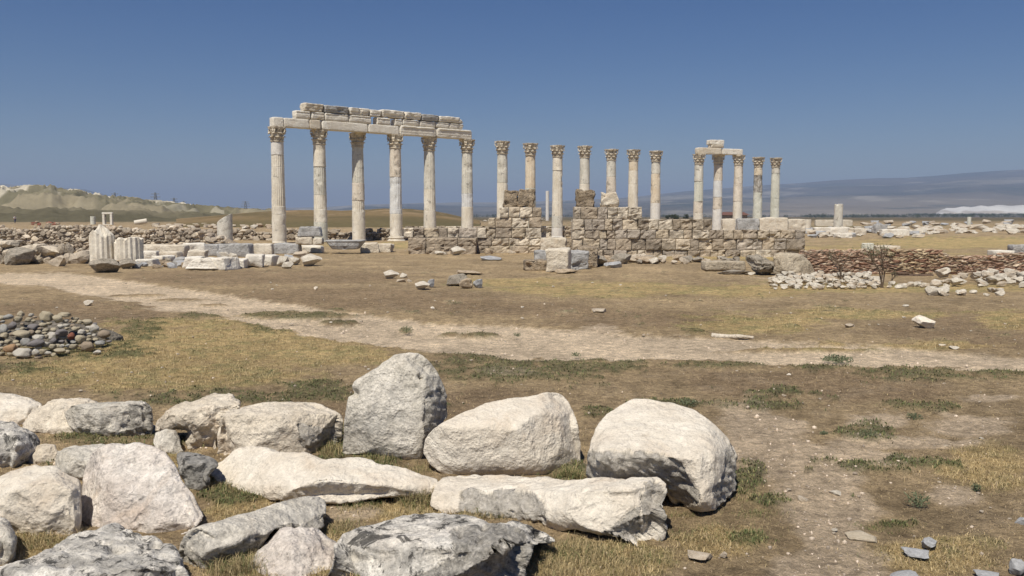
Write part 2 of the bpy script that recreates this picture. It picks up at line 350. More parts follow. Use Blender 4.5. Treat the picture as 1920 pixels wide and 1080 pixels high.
def ground_color(f):
    n = len(f['n1'])
    c = np.tile(np.array([[.40, .30, .178]]), (n, 1))
    c = c*(1+.22*f['n1']+.16*f['n2']+.22*f['n4'])[:, None]
    c = lerp(c, (.27, .195, .12), f['drk']*.7)
    spots = sstep(.15, .6, f['n2']+.5*f['n4']-.2*f['n1'])
    c = lerp(c, (.36, .28, .19), spots*.4)
    y = lerp(np.tile(np.array([[.52, .385, .185]]), (n, 1)), (.33, .285, .125), sstep(-.15, .45, f['n2']*.7+f['n4']*.6))
    c = c*(1-f['yel'][:, None]*.82)+y*f['yel'][:, None]*.82
    d = np.array([[.58, .46, .325]])*(1+.12*f['n2']+.14*f['n4'])[:, None]
    c = c*(1-f['dirt'][:, None]*.88)+d*f['dirt'][:, None]*.88
    gs = f['grn']*sstep(-.75, .05, f['n4']+.5*f['n2'])
    c = lerp(c, (.115, .118, .058), gs*.7)
    p = np.array([[.66, .53, .375]])*(1+.09*f['n1']+.08*f['n2']+.07*f['n4'])[:, None]
    c = c*(1-f['path'][:, None])+p*f['path'][:, None]
    fa = lerp(np.tile(np.array([[.17, .125, .07]]), (n, 1)), (.085, .085, .045), sstep(-.2, .5, f['n3']))
    c = c*(1-f['far'][:, None])+fa*f['far'][:, None]
    return np.clip(c, .02, .8)
def ground_z(x, y, f):
    return .018*f['n1']+.012*f['n2']+.012*f['n4']*(1-f['path']*.7)-.035*f['path']+.03*f['yel']*0+.02*f['grn']
def fan(u, d, apex=-2.0):
    U, D = np.meshgrid(u, d); return (U*D).ravel(), (D+apex).ravel(), len(u), len(d)
def quads(nu, nd):
    i = np.arange(nu*nd).reshape(nd, nu)
    return np.stack([i[:-1, :-1].ravel(), i[:-1, 1:].ravel(), i[1:, 1:].ravel(), i[1:, :-1].ravel()], 1)
t = np.linspace(-1, 1, 641); u = t*.66+np.sign(t)*np.abs(t)**5*1.2
dd = [1.0]
while dd[-1] < 60: dd.append(dd[-1]*1.0062)
while dd[-1] < 14500: dd.append(dd[-1]*1.03)
X, Y, nu, nd = fan(u, np.array(dd))
f = ground_fields(X, Y); Z = ground_z(X, Y, f); Z *= 1-sstep(60, 200, Y); Z = Z-sstep(110, 500, Y)*.0
col = ground_color(f)
def groundmat():
    t = NT('dry_ground'); tc = t.n('ShaderNodeTexCoord'); v = tc.outputs['Object']
    c = t.attr('gcol').outputs['Color']
    a = t.noise(v, 14, 8, .75); b = t.noise(v, 60, 5, .75); st = t.n('ShaderNodeMapping'); st.inputs['Scale'].default_value = (1, 3, 1); t.l(v, st.inputs['Vector'])
    c = t.mix(1.0, c, t.ramp(a, [(0.32, .60), (0.66, 1.36)]), 'MULTIPLY')
    c = t.mix(1.0, c, t.ramp(b, [(0.30, .66), (0.68, 1.30)]), 'MULTIPLY')
    s = t.noise(v, 4.5, 10, .82); c = t.mix(1.0, c, t.ramp(s, [(0.34, .66), (0.66, 1.28)]), 'MULTIPLY')
    q = t.noise(v, .55, 10, .8); c = t.mix(1.0, c, t.ramp(q, [(0.36, .78), (0.64, 1.18)]), 'MULTIPLY')
    vo = t.n('ShaderNodeTexVoronoi'); vo.inputs['Scale'].default_value = 22; t.l(v, vo.inputs['Vector'])
    peb = t.ramp(vo.outputs['Distance'], [(0.07, 1.0), (0.13, 0.0)])
    sel = t.ramp(t.noise(v, 7, 2), [(0.56, 0.0), (0.60, 1.0)])
    c = t.mix(t.math('MULTIPLY', t.math('MULTIPLY', peb, sel), .6), c, (.52, .44, .34))
    t.l(c, t.b.inputs['Base Color'])
    h = t.math('ADD', t.noise(v, 20, 9, .8), t.math('MULTIPLY', b, .5)); h = t.math('ADD', h, t.math('MULTIPLY', t.noise(v, 5, 6, .7), 1.5))
    t.l(t.bump(h, .035, 1.0), t.b.inputs['Normal']); t.b.inputs['Specular IOR Level'].default_value = .1
    return t.m
M['ground'] = groundmat()
Q = quads(nu, nd); pm = f['path'][Q].mean(1) > .5
V = np.stack([X, Y, Z], 1)
def sub(Q, name):
    ids, inv = np.unique(Q, return_inverse=True)
    return meshdata(name, V[ids], inv.reshape(Q.shape), [M['ground']], True, cols={'gcol': col[ids]})
tag(link('ground', sub(Q[~pm], 'ground')), kind='structure')
tag(link('dirt_track', sub(Q[pm], 'dirt_track')), kind='structure')

# ------------------------------------------------------------------ hills, mountains, haze
def vcolmat(name, sc, lo=.8, hi=1.15, bump=0.0):
    t = NT(name); tc = t.n('ShaderNodeTexCoord'); v = tc.outputs['Object']; c = t.attr('gcol').outputs['Color']
    c = t.mix(1.0, c, t.ramp(t.noise(v, sc, 8, .7), [(0.3, lo), (0.7, hi)]), 'MULTIPLY')
    t.l(c, t.b.inputs['Base Color']); t.b.inputs['Roughness'].default_value = 1; t.b.inputs['Specular IOR Level'].default_value = 0
    return t.m
def relief(name, sil, Y0, Yr, Yb, colf, rel, pw=1.3, x0=-500, x1=2420, nx=420, ny=70, nsc=1.0, sc=.01, seed=0, zb=-3.0, rdg=.03):
    px = np.linspace(x0, x1, nx); ys = np.r_[np.linspace(Y0, Yr, ny), np.linspace(Yr, Yb, 16)[1:]]
    PX, YY = np.meshgrid(px, ys); PX = PX.ravel(); YY = YY.ravel()
    s = np.interp(PX, *zip(*sil))
    zr = CAMZ+Yr*((CYP-s)*cp/F-sp)/(cp+(CYP-s)/F*sp)
    XX = (PX-CXP)/F*YY/(cp+(CYP-s)/F*sp)
    v = np.clip((YY-Y0)/(Yr-Y0), 0, 1); back = np.clip((YY-Yr)/(Yb-Yr), 0, 1)
    n = fbm2(XX, YY, nsc, seed, 6); rg = 1-np.abs(fbm2(XX, YY, nsc*.6, seed+5, 5))*1.6
    z = zb+(zr-zb)*(v**pw)*(1+rdg*n*(v**.5))+rel*(rg-.5)*np.sin(v*math.pi)**.8*(1+.2*n)
    z = z*(1-back)+zb*back
    c = colf(XX, YY, z, PX, v, n, rg)
    return tag(link(name, meshdata(name, np.stack([XX, YY, z], 1), quads(nx, len(ys)), [vcolmat(name+'_cover', sc)], True, cols={'gcol': np.clip(c, .01, .9)})), kind='structure')
def mcol(X, Y, z, px, v, n, rg):
    c = np.tile(np.array([[.085, .075, .052]]), (len(X), 1))
    m = fbm2(X, Y, .0016, 41, 6)
    c = lerp(c, (.045, .055, .035), sstep(-.1, .4, m))
    c = lerp(c, (.24, .215, .16), sstep(.0, .35, n)*.8)
    c = lerp(c, (.225, .185, .13), (1-sstep(.22, .42, v+.12*n))*sstep(1250, 1450, px)*.8)
    sp_ = fbm2(X, Y, .006, 43, 4); c = lerp(c, (.42, .38, .30), sstep(.35, .7, sp_)*.45); c = lerp(c, (.03, .04, .025), sstep(.1, .5, fbm2(X, Y, .0045, 47, 5))*.6)
    return c
MT = [(-500, 330), (0, 345), (60, 350), (100, 351), (160, 355), (210, 368), (300, 379), (400, 388), (480, 392), (600, 390), (700, 384), (860, 380), (960, 380), (1060, 376), (1150, 372), (1200, 368), (1290, 358), (1400, 350), (1450, 346), (1500, 343), (1560, 338), (1640, 334), (1700, 333), (1760, 329), (1800, 325), (1860, 321), (1920, 318), (2420, 312)]
relief('mountains', MT, 2300, 6200, 7600, mcol, 38, pw=1.25, nsc=.0011, seed=11, sc=.004, rdg=.02, nx=640, ny=110)
def hcol(X, Y, z, px, v, n, rg):
    c = np.tile(np.array([[.27, .235, .16]]), (len(X), 1)); m = fbm2(X, Y, .03, 51, 6)
    c = lerp(c, (.14, .13, .08), sstep(-.1, .3, m)*.8)
    k = fbm2(X, Y*.8, .055, 53, 6)
    band = sstep(.25, .5, v)*(px < 420)
    c = lerp(c, (.60, .55, .44), sstep(-.02, .12, k+.25*sstep(.8, 1, v)-.12)*band*.9)
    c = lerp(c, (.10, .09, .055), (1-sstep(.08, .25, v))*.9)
    return c
LH = [(-500, 350), (-80, 358), (0, 357), (22, 358), (36, 355), (60, 354), (96, 352), (108, 361), (125, 366), (145, 364), (170, 371), (200, 374), (230, 378), (262, 383), (300, 387), (340, 393), (380, 399), (420, 404), (470, 407), (520, 409)]
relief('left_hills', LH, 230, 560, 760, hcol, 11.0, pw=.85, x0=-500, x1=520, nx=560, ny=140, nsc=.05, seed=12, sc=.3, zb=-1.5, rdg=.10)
def ncol(X, Y, z, px, v, n, rg):
    c = np.tile(np.array([[.21, .155, .085]]), (len(X), 1)); m = fbm2(X, Y, .07, 61, 5)
    c = lerp(c, (.12, .10, .055), sstep(-.2, .5, m)*.7)
    c = lerp(c, (.36, .26, .17), sstep(.1, .5, fbm2(X, Y, .25, 62, 4))*sstep(.4, .9, v)*.6)
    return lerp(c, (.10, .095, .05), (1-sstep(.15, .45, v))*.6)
MD = [(330, 410), (400, 404), (440, 400), (480, 397), (520, 394), (580, 393), (640, 395), (690, 393), (720, 391), (770, 392), (810, 395), (840, 401), (870, 408), (900, 413)]
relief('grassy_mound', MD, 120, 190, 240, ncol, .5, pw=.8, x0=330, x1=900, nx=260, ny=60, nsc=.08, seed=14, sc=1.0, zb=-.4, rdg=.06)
def wcol(X, Y, z, px, v, n, rg):
    c = np.tile(np.array([[.60, .59, .56]]), (len(X), 1)); return lerp(c, (.36, .32, .27), sstep(-.05, .35, fbm2(X, Y*.5+z*3, .02, 71, 5))*.8)
TW = [(1755, 399), (1764, 394), (1775, 390), (1790, 390), (1805, 387), (1822, 388), (1840, 385), (1852, 387), (1870, 384), (1895, 386), (1925, 384), (1960, 385), (2200, 384), (2300, 398)]
relief('travertine_terraces', TW, 2150, 2230, 2400, wcol, 3, pw=.5, x0=1755, x1=2300, nx=160, ny=30, nsc=.02, seed=15, sc=.02, zb=6, rdg=.05)

# closed box of air round everything
bm = bmesh.new(); bmesh.ops.create_cube(bm, size=1); me = bpy.data.meshes.new('haze'); bm.to_mesh(me); bm.free()
hz = link('haze', me, (0, 7700, 198.5), (0, 0, 0), (34000, 15600, 405)); tag(hz, kind='stuff')
hm = bpy.data.materials.new('haze_air'); hm.use_nodes = True; ht = hm.node_tree; ht.nodes.clear()
ho = ht.nodes.new('ShaderNodeOutputMaterial'); hv = ht.nodes.new('ShaderNodeVolumePrincipled')
hv.inputs['Color'].default_value = (.53, .67, .94, 1); hv.inputs['Density'].default_value = 2.2e-4; hv.inputs['Anisotropy'].default_value = 0
ht.links.new(hv.outputs[0], ho.inputs['Volume']); me.materials.append(hm)

# ------------------------------------------------------------------ foreground boulders
B = boulder
B('tall upright grey marble slab with rounded top and two small dark holes',
  [(641,852),(643,800),(648,765),(655,735),(663,714),(690,697),(708,688),(722,675),(740,664),(765,660),(788,663),(805,676),(822,700),(832,722),(840,750),(843,780),(833,800),(818,815),(806,825),(798,840),(788,866),(760,866),(690,853)],
  868, 'grey', 1, T=.34, rim=.07, prof=((0,0),(.5,.05),(1,.16)), upro=((-1,.03),(.55,0),(.8,.10),(1,.22)), regions=[[(800,745),(822,728),(838,745),(846,790),(815,815),(798,850),(795,800)]], amp=.006, cuts=-2, holes=[(663,737,9),(789,706,6)])
B('large tilted cream marble block with a smooth flat right face',
  [(793,850),(795,822),(812,800),(840,785),(870,773),(905,758),(940,751),(990,744),(1000,742),(1020,735),(1045,735),(1060,745),(1073,765),(1084,795),(1089,835),(1088,888),(1040,893),(960,892),(890,893),(838,895),(808,875)],
  893, 'white', 2, T=.5, rim=.05, prof=((0,.02),(.1,0),(.60,.0),(.72,.10),(1,.38)), upro=((-1,.10),(-.75,0),(.52,0),(.60,.04),(1,.30)), amp=.007, cuts=-3)
B('large rounded pale boulder with a smooth bright top and rough tooled lower face',
  [(1098,892),(1100,860),(1106,835),(1117,803),(1120,795),(1140,773),(1165,757),(1187,747),(1225,748),(1262,756),(1300,767),(1335,790),(1368,823),(1381,850),(1384,890),(1383,925),(1362,943),(1345,956),(1312,962),(1285,957),(1262,948),(1250,925),(1160,925),(1110,915)],
  962, 'white', 3, T=.62, rim=.10, prof=((0,.16),(.12,.10),(.40,.0),(.48,-.02),(.56,.04),(1,.60)), upro=((-1,.12),(-.8,.02),(.0,0),(.62,0),(.72,.06),(1,.34)),
  regions=[[(1095,900),(1100,852),(1140,842),(1170,846),(1180,856),(1215,849),(1262,855),(1285,873),(1292,898),(1308,915),(1300,945),(1280,960),(1240,930),(1095,930)],[(1362,845),(1374,830),(1390,870),(1390,930),(1350,960),(1345,920),(1357,890)]], amp=.008, cuts=-5, fade=(.22,.50,.47))
B('long low cream white slab with a wavy upper edge lying beside dry grass',
  [(387,888),(400,872),(420,858),(436,842),(450,836),(480,836),(496,838),(515,846),(533,852),(550,852),(570,849),(588,855),(607,863),(640,862),(658,860),(680,862),(698,864),(712,872),(735,875),(755,877),(775,887),(800,896),(822,903),(818,920),(805,930),(770,926),(735,930),(700,936),(660,943),(630,948),(600,946),(560,942),(520,940),(500,938),(470,927),(440,918),(410,905)],
  957, 'white', 4, T=.42, rim=.03, prof=((0,.0),(.2,0),(.35,.03),(1,.40)), upro=((-1,.46),(-.5,.16),(.0,.0),(.1,0),(1,.10)), amp=.013, cuts=-4)
B('long cream white slab tilted up at its right end with a rough grey end face',
  [(806,950),(810,925),(820,900),(845,893),(880,887),(920,892),(955,891),(985,895),(1020,893),(1050,899),(1090,897),(1130,893),(1175,895),(1240,893),(1249,905),(1251,930),(1244,950),(1249,968),(1250,995),(1241,1020),(1222,1038),(1200,1036),(1205,1015),(1180,1010),(1120,1003),(1075,990),(1045,1000),(1020,985),(1010,975),(990,978),(940,975),(880,975),(840,972)],
  1040, 'white', 5, T=.46, rim=.03, prof=((0,.06),(.18,.06),(.42,.0),(.55,.02),(.80,.12),(1,.42)), upro=((-1,.55),(-.2,.40),(.3,.14),(.78,.0),(.86,.04),(1,.16)),
  regions=[[(860,925),(880,915),(980,920),(1015,935),(1020,975),(990,980),(860,960)],[(1130,1005),(1160,975),(1200,955),(1205,1000),(1190,1020)],[(1206,900),(1230,898),(1253,930),(1250,985),(1215,990),(1200,950)]], amp=.011, cuts=0)
B('large jagged rock with black lichen and a striped dark front, at the bottom edge',
  [(600,1110),(622,1050),(624,1022),(638,1002),(680,985),(720,975),(750,966),(800,962),(860,964),(893,967),(915,980),(935,983),(955,977),(985,980),(1010,992),(1035,1005),(1050,1018),(1015,1015),(1000,1030),(992,1055),(985,1085),(960,1130),(640,1130)],
  1120, 'lichen', 6, T=.6, rim=.06, prof=((0,.0),(.35,.0),(.60,.03),(1,.48)), upro=((-1,.14),(-.85,.03),(.2,.0),(.6,.0),(.75,.10),(1,.25)),
  regions=[[(845,995),(870,985),(960,985),(990,1000),(990,1130),(760,1130),(790,1080),(850,1040)]], amp=.015, cuts=2)
B('small pale pointed rock beside the jagged lichened rock, cut by the bottom edge',
  [(430,1110),(445,1075),(480,1040),(515,1003),(530,990),(545,990),(560,997),(590,992),(612,1005),(640,1022),(650,1050),(650,1120),(540,1140)],
  1110, 'pink', 7, T=.42, rim=.06, prof=((0,0),(.3,.0),(1,.36)), upro=((-1,.16),(-.1,0),(.3,.02),(1,.14)), amp=.02, cuts=5)
B('long flat grey rock with a smooth upper side and a dark undercut front',
  [(334,1055),(340,1012),(355,995),(384,984),(430,970),(480,955),(520,942),(565,932),(595,930),(611,936),(612,952),(606,985),(598,998),(580,990),(555,985),(530,990),(505,1008),(480,1032),(450,1060),(410,1085),(360,1085)],
  1085, 'grey', 8, T=.40, rim=.05, prof=((0,.08),(.28,.06),(.45,.0),(.55,.02),(1,.30)), upro=((-1,.10),(-.7,0),(1,.42)),
  regions=[[(335,1090),(338,1020),(380,1040),(470,1010),(540,985),(570,985),(600,965),(612,960),(600,1010),(500,1010),(420,1090)]], amp=.012, cuts=-3)
B('broad mottled dark grey and white rock filling the bottom left corner',
  [(-60,1140),(-20,1075),(40,1055),(85,1035),(130,1012),(175,998),(212,983),(228,984),(245,995),(290,1010),(320,1030),(345,1065),(365,1110),(360,1160),(100,1170)],
  1130, 'lichen', 9, T=.7, rim=.05, prof=((0,-.30),(.55,-.10),(1,.55)), upro=((-1,.1),(0,0),(.6,.03),(1,.15)), amp=.025, cuts=5)
B('big leaning slab with a pinkish mottled face and grey left edge',
  [(150,985),(152,930),(158,880),(172,848),(200,833),(250,827),(285,836),(312,850),(330,872),(343,905),(362,925),(370,948),(383,968),(365,990),(340,1004),(300,1008),(240,1005),(200,1010),(160,1005)],
  1008, 'pink', 10, T=.42, rim=.04, prof=((0,.0),(.15,0),(1,.46)), upro=((-1,.25),(-.78,.12),(-.64,0),(.7,0),(1,.10)), amp=.010, cuts=2)
B('white boulder with an orange brown stain, left of the leaning pinkish slab',
  [(-30,1000),(-30,905),(5,888),(45,872),(70,873),(98,869),(112,880),(150,902),(154,915),(153,960),(150,1000),(130,1015),(100,1022),(75,1010),(40,1005),(10,1012)],
  1022, 'white', 11, T=.46, rim=.07, prof=((0,.02),(.3,0),(.7,.08),(1,.34)), upro=((-1,.12),(-.2,.02),(.4,0),(1,.10)), amp=.016, cuts=3)
B('grey boulder cut off by the left edge below the stained white boulder',
  [(-80,1060),(-60,985),(-20,968),(8,972),(22,990),(30,1015),(28,1045),(12,1066),(-40,1075)],
  1070, 'grey', 12, T=.4, rim=.10, prof=((0,.0),(.5,0),(1,.2)), amp=.018, cuts=4)
B('dark sided boulder with a pale top at the left edge, above the stained white boulder',
  [(-40,880),(-40,800),(-5,790),(25,792),(45,803),(68,815),(73,830),(70,848),(52,868),(20,884),(0,890)],
  888, 'lichen', 13, T=.42, rim=.06, prof=((0,.02),(.55,0),(.68,.03),(1,.30)), upro=((-1,.0),(.1,0),(1,.24)), amp=.018, cuts=4)
B('small rounded pale stone between the dark sided boulder and the leaning slab',
  [(52,868),(55,850),(66,836),(85,831),(104,834),(110,846),(108,868),(92,880),(65,880)], 880, 'cream', 14, T=.22, rim=.05, prof=((0,0),(1,.10)), amp=.010, cuts=3)
B('low speckled grey stone tucked behind the leaning pinkish slab',
  [(96,868),(99,848),(118,837),(150,834),(190,832),(215,835),(220,870),(200,900),(150,905),(120,895),(105,882)], 906, 'grey', 15, T=.34, rim=.06, prof=((0,.02),(.5,0),(1,.22)), amp=.014, cuts=4)
B('broad white boulder at the left edge, at the back of the stone group',
  [(-60,800),(-60,742),(-20,735),(20,738),(55,744),(82,757),(80,772),(60,785),(45,800),(10,810)], 806, 'white', 16, T=.5, rim=.08, prof=((0,.0),(.3,.02),(1,.40)), amp=.016, cuts=4)
B('pale cracked boulder behind the flat topped grey block',
  [(40,805),(50,780),(65,765),(85,752),(115,746),(145,747),(180,755),(185,790),(150,812),(120,818),(80,815),(55,812)], 818, 'cream', 17, T=.46, rim=.06, prof=((0,.0),(.45,.0),(1,.30)), upro=((-1,.1),(0,0),(1,.05)), amp=.018, cuts=4)
B('flat topped grey block with blackened right end, at the back left',
  [(117,772),(128,762),(150,755),(200,753),(250,752),(272,753),(284,766),(286,800),(285,822),(250,829),(200,830),(170,824),(140,808),(122,792)], 829, 'grey', 18, T=.46, rim=.04, prof=((0,.06),(.3,.02),(.8,.0),(.9,.05),(1,.20)), upro=((-1,.05),(.7,0),(1,.08)),
  regions=[[(245,760),(285,755),(290,825),(250,830),(230,800)]], amp=.016, cuts=3)
B('angular pale rock with a raised thin top layer and shadowed folds',
  [(288,808),(290,785),(310,770),(345,754),(382,748),(395,742),(433,741),(436,750),(450,752),(450,766),(425,775),(412,800),(406,830),(404,850),(380,852),(355,848),(348,826),(355,808),(330,800),(305,812)], 852, 'cream', 19, T=.46, rim=.05, prof=((0,.05),(.3,.08),(.62,.0),(.75,.05),(1,.40)), upro=((-1,.16),(0,.04),(1,.0)), amp=.026, cuts=4)
B('wide beige pitted boulder with a dark cleft near its right end',
  [(404,852),(406,815),(412,788),(428,770),(455,763),(500,756),(545,755),(590,757),(618,768),(641,780),(643,798),(640,825),(625,845),(590,862),(540,862),(480,862),(430,862)], 862, 'cream', 20, T=.5, rim=.06, prof=((0,.02),(.65,.0),(.78,.06),(1,.36)), upro=((-1,.10),(-.85,0),(.3,.0),(.45,.07),(1,.2)),
  regions=[[(560,790),(575,800),(600,800),(635,805),(635,840),(590,860),(570,830)]], amp=.012, cuts=2)
B('small pale knobbly rock in front of the angular folded rock',
  [(284,828),(290,812),(312,803),(330,805),(337,818),(342,838),(348,850),(330,856),(295,850)], 856, 'grey', 21, T=.2, rim=.05, prof=((0,0),(1,.12)), amp=.014, cuts=5)
B('narrow rock with black front and white upper edge, wedged beside the leaning slab',
  [(330,850),(350,848),(375,855),(400,862),(408,872),(398,880),(388,893),(392,905),(378,925),(360,925),(345,905),(332,880)], 925, 'dark', 22, T=.28, rim=.05, prof=((0,.02),(.6,0),(1,.22)), amp=.018, cuts=4)

# ------------------------------------------------------------------ small rocks, cobbles, rubble
def ico(sub=3):
    bm = bmesh.new(); bmesh.ops.create_icosphere(bm, subdivisions=sub, radius=1); me = bpy.data.meshes.new('t'); bm.to_mesh(me); bm.free(); return me
def rockmesh(name, mat, seed, cuts=10, amp=.10, sub=3, depth=(.55, .9)):
    me = ico(sub); me.name = name; v = getco(me); rs = np.random.RandomState(seed)
    ang = name != 'cobble'; n = v/np.linalg.norm(v, axis=1)[:, None]
    v += n*((.28 if ang else amp)*fbm(v*1.6+seed, seed, 3))[:, None]
    for i in range(cuts+(6 if ang else 0)):
        d = rs.normal(size=3); d /= np.linalg.norm(d); lim = rs.uniform(.42, .8) if ang else rs.uniform(*depth)
        over = np.maximum(0, v@d-lim); v -= over[:, None]*d
    n = v/(np.linalg.norm(v, axis=1)[:, None]+1e-6)
    if name == 'lump': v += n*(.20*fbm(v*3+seed, seed+2, 4)-.16*sstep(.2, .5, fbm(v*4+seed, seed+5, 3)))[:, None]
    v += n*(amp*.45*fbm(v*5+seed, seed+1, 3))[:, None]
    v -= (v.max(0)+v.min(0))/2; v /= (v.max(0)-v.min(0))/2
    setco(me, v); me.materials.append(M[mat]); me.polygons.foreach_set('use_smooth', np.full(len(me.polygons), name == 'cobble', bool)); return me
RK = {}
TINT = {'f_white': dict(c1=(.52,.46,.37), c2=(.74,.69,.59), spk=.3, lich=.25), 'f_cream': dict(c1=(.46,.38,.28), c2=(.64,.56,.45), spk=.3, lich=.3), 'f_grey': dict(c1=(.33,.335,.34), c2=(.48,.485,.49))}
def small(mat):                         # the same stone with relief fit for a small piece
    if mat+'_small' not in M:
        a = dict(SARGS[M[mat].name]); a.update(TINT.get(mat, {})); M[mat+'_small'] = stone('small_'+M[mat].name, **a)
    return mat+'_small'
def rocks(mat, kind='rock', n=4, **kw):
    k = (mat, kind)
    if k not in RK: RK[k] = [rockmesh(kind, mat if kind == 'cobble' else small(mat), 100+i*7+abs(hash_(mat+kind)) % 50, **kw) for i in range(n)]
    return RK[k]
def hash_(s): return sum(ord(c)*(i+3) for i, c in enumerate(s))
rnd = random.Random(7)
AREA = {}
def put_rock(name, mat, px, pb, w, h, label, cat='stone', group=None, d=None, n=5, kind='rock', z0=0.0, base=None, sink=.12, yaw=None, **kw):
    """one stone whose picture is w x h photo pixels, its foot at row pb"""
    x, y, _ = G(px, base or pb); s = y/F; z = z0 if base is None else CAMZ+0*y
    if base is not None: z = W(px, pb, y)[2]
    me = rnd.choice(rocks(mat, kind, n, **kw)); H = h*s/2; Wd = w*s/2; D = (d*s/2 if d else Wd*rnd.uniform(.7, .95))
    a = rnd.choice((0, math.pi))+rnd.uniform(-.25, .25) if yaw is None else yaw
    o = link(name, me, (x, y+D*.6, z+H*(1-sink*2)), (rnd.uniform(-.06, .06), rnd.uniform(-.06, .06), a), (Wd, D, H))
    AREA[o.name] = w*h
    return tag(o, label, cat, group)

# pile of coloured river cobbles on the left
def cobmat(name, c, c2): return stone(name, c, c2, lich=.15, sc=9, ochre=.1, spk=.2, bump=.002, pits=.1)
CB = {'cob_grey': ((.38, .375, .35), (.50, .49, .46)), 'cob_buff': ((.46, .40, .28), (.58, .51, .38)), 'cob_white': ((.58, .54, .46), (.70, .66, .58)),
      'cob_brown': ((.34, .27, .20), (.44, .36, .27)), 'cob_slate': ((.22, .20, .195), (.31, .29, .285)), 'cob_orange': ((.46, .28, .15), (.52, .36, .22)), 'cob_red': ((.26, .09, .06), (.34, .15, .10))}
for k, (a, b) in CB.items(): M[k] = cobmat(k.replace('cob_', '')+'_river_cobble', a, b)
def cobble(px, py, w, h, mat, Y, label=None, tilt=0):
    x, y, z = W(px, py, Y); s = Y/F
    me = rnd.choice(rocks(mat, 'cobble', 5, cuts=8, amp=.16, depth=(.62, .92)))
    o = link('river_cobble', me, (x, y, z), (rnd.uniform(-.2, .2), tilt, rnd.uniform(-.3, .3)), (w*s/2, w*s/2*rnd.uniform(.75, 1), h*s/2))
    return tag(o, label or 'rounded river cobble in the coloured stone pile on the grass at the left', 'cobble', 'river cobbles heaped in the pile at the left')
named = [(86,593,27,21,'cob_buff','largest pale yellow cobble, standing on top of the coloured pile'),(16,594,19,11,'cob_grey','grey blue oval cobble on the back rim of the coloured pile, near its left end'),
 (7,616,17,18,'cob_grey','upright grey cobble at the left edge of the picture in the coloured pile'),(108,598,22,16,'cob_buff','wedge shaped buff cobble just right of the large yellow one'),
 (20,653,26,17,'cob_orange','bright orange cobble low at the left end of the coloured pile'),(42,662,34,20,'cob_white','broad white cobble at the foot of the coloured pile'),
 (67,661,14,14,'cob_white','small upright white cobble beside the broad white one at the foot of the pile'),(68,643,32,15,'cob_slate','long dark slate cobble in the front of the coloured pile'),
 (115,624,24,16,'cob_slate','mid grey cobble in the middle of the coloured pile'),(134,630,14,15,'cob_red','dark red cobble in the coloured pile'),
 (151,636,19,17,'cob_buff','square yellow cobble right of the dark red one'),(196,627,24,17,'cob_brown','reddish brown and pale cobble at the far right end of the pile'),
 (177,616,18,17,'cob_white','pale cobble near the right end of the pile with a thin stone above'),(187,644,19,11,'cob_grey','flat grey cobble lying low at the right end of the pile'),
 (112,658,26,10,'cob_buff','flat buff cobble at the foot of the pile near its middle'),(40,627,30,17,'cob_buff','lumpy khaki cobble in the upper left of the pile'),
 (72,632,22,10,'cob_white','pale flat oval cobble above the long dark slate one'),(120,590,24,10,'cob_buff',None),(183,660,16,8,'cob_white',None)]
bx0, bx1 = -70, 205
def pileY(px, py): return GY(672)+.9*(672-py)/80+abs(px-80)/130*.2
for px, py, w, h, m, lb in named: cobble(px, py, w, h, m, pileY(px, py)-.12, lb)
taken = [(a, b, w, h) for a, b, w, h, _, _ in named]
mats = ['cob_grey']*3+['cob_buff']*11+['cob_white']*5+['cob_brown']*3+['cob_slate']
for it in range(2400):
    px = rnd.uniform(bx0, bx1); fr = rnd.random()
    top = np.interp(px, [-70, 0, 60, 140, 180, 205], [606, 590, 588, 597, 606, 624]); bot = np.interp(px, [-70, 0, 60, 120, 170, 205], [672, 664, 672, 662, 652, 644])
    py = top+(bot-top)*fr; w = rnd.choice((rnd.uniform(9, 15), rnd.uniform(14, 25)))*(.85+.25*fr); h = w*rnd.uniform(.55, .9)
    if any(abs(px-a) < (w+c)*.36 and abs(py-b) < (h+d)*.36 for a, b, c, d in taken): continue
    taken.append((px, py, w, h)); cobble(px, py, w, h, rnd.choice(mats), pileY(px, py))
# earth core under the cobbles
P0 = W(60, 672, GY(650)); core = ico(3); v = getco(core); v[:, 2] = np.maximum(v[:, 2], 0); v += .05*fbm(v*3, 5, 3)[:, None]; setco(core, v); core.materials.append(M['f_dark'])
tag(link('rubble_core', core, (P0[0]-.05, P0[1]+.42, -.02), (0, 0, 0), (1.0, .5, .30)), 'dark earth and small rubble filling the inside of the coloured cobble pile', 'rubble')

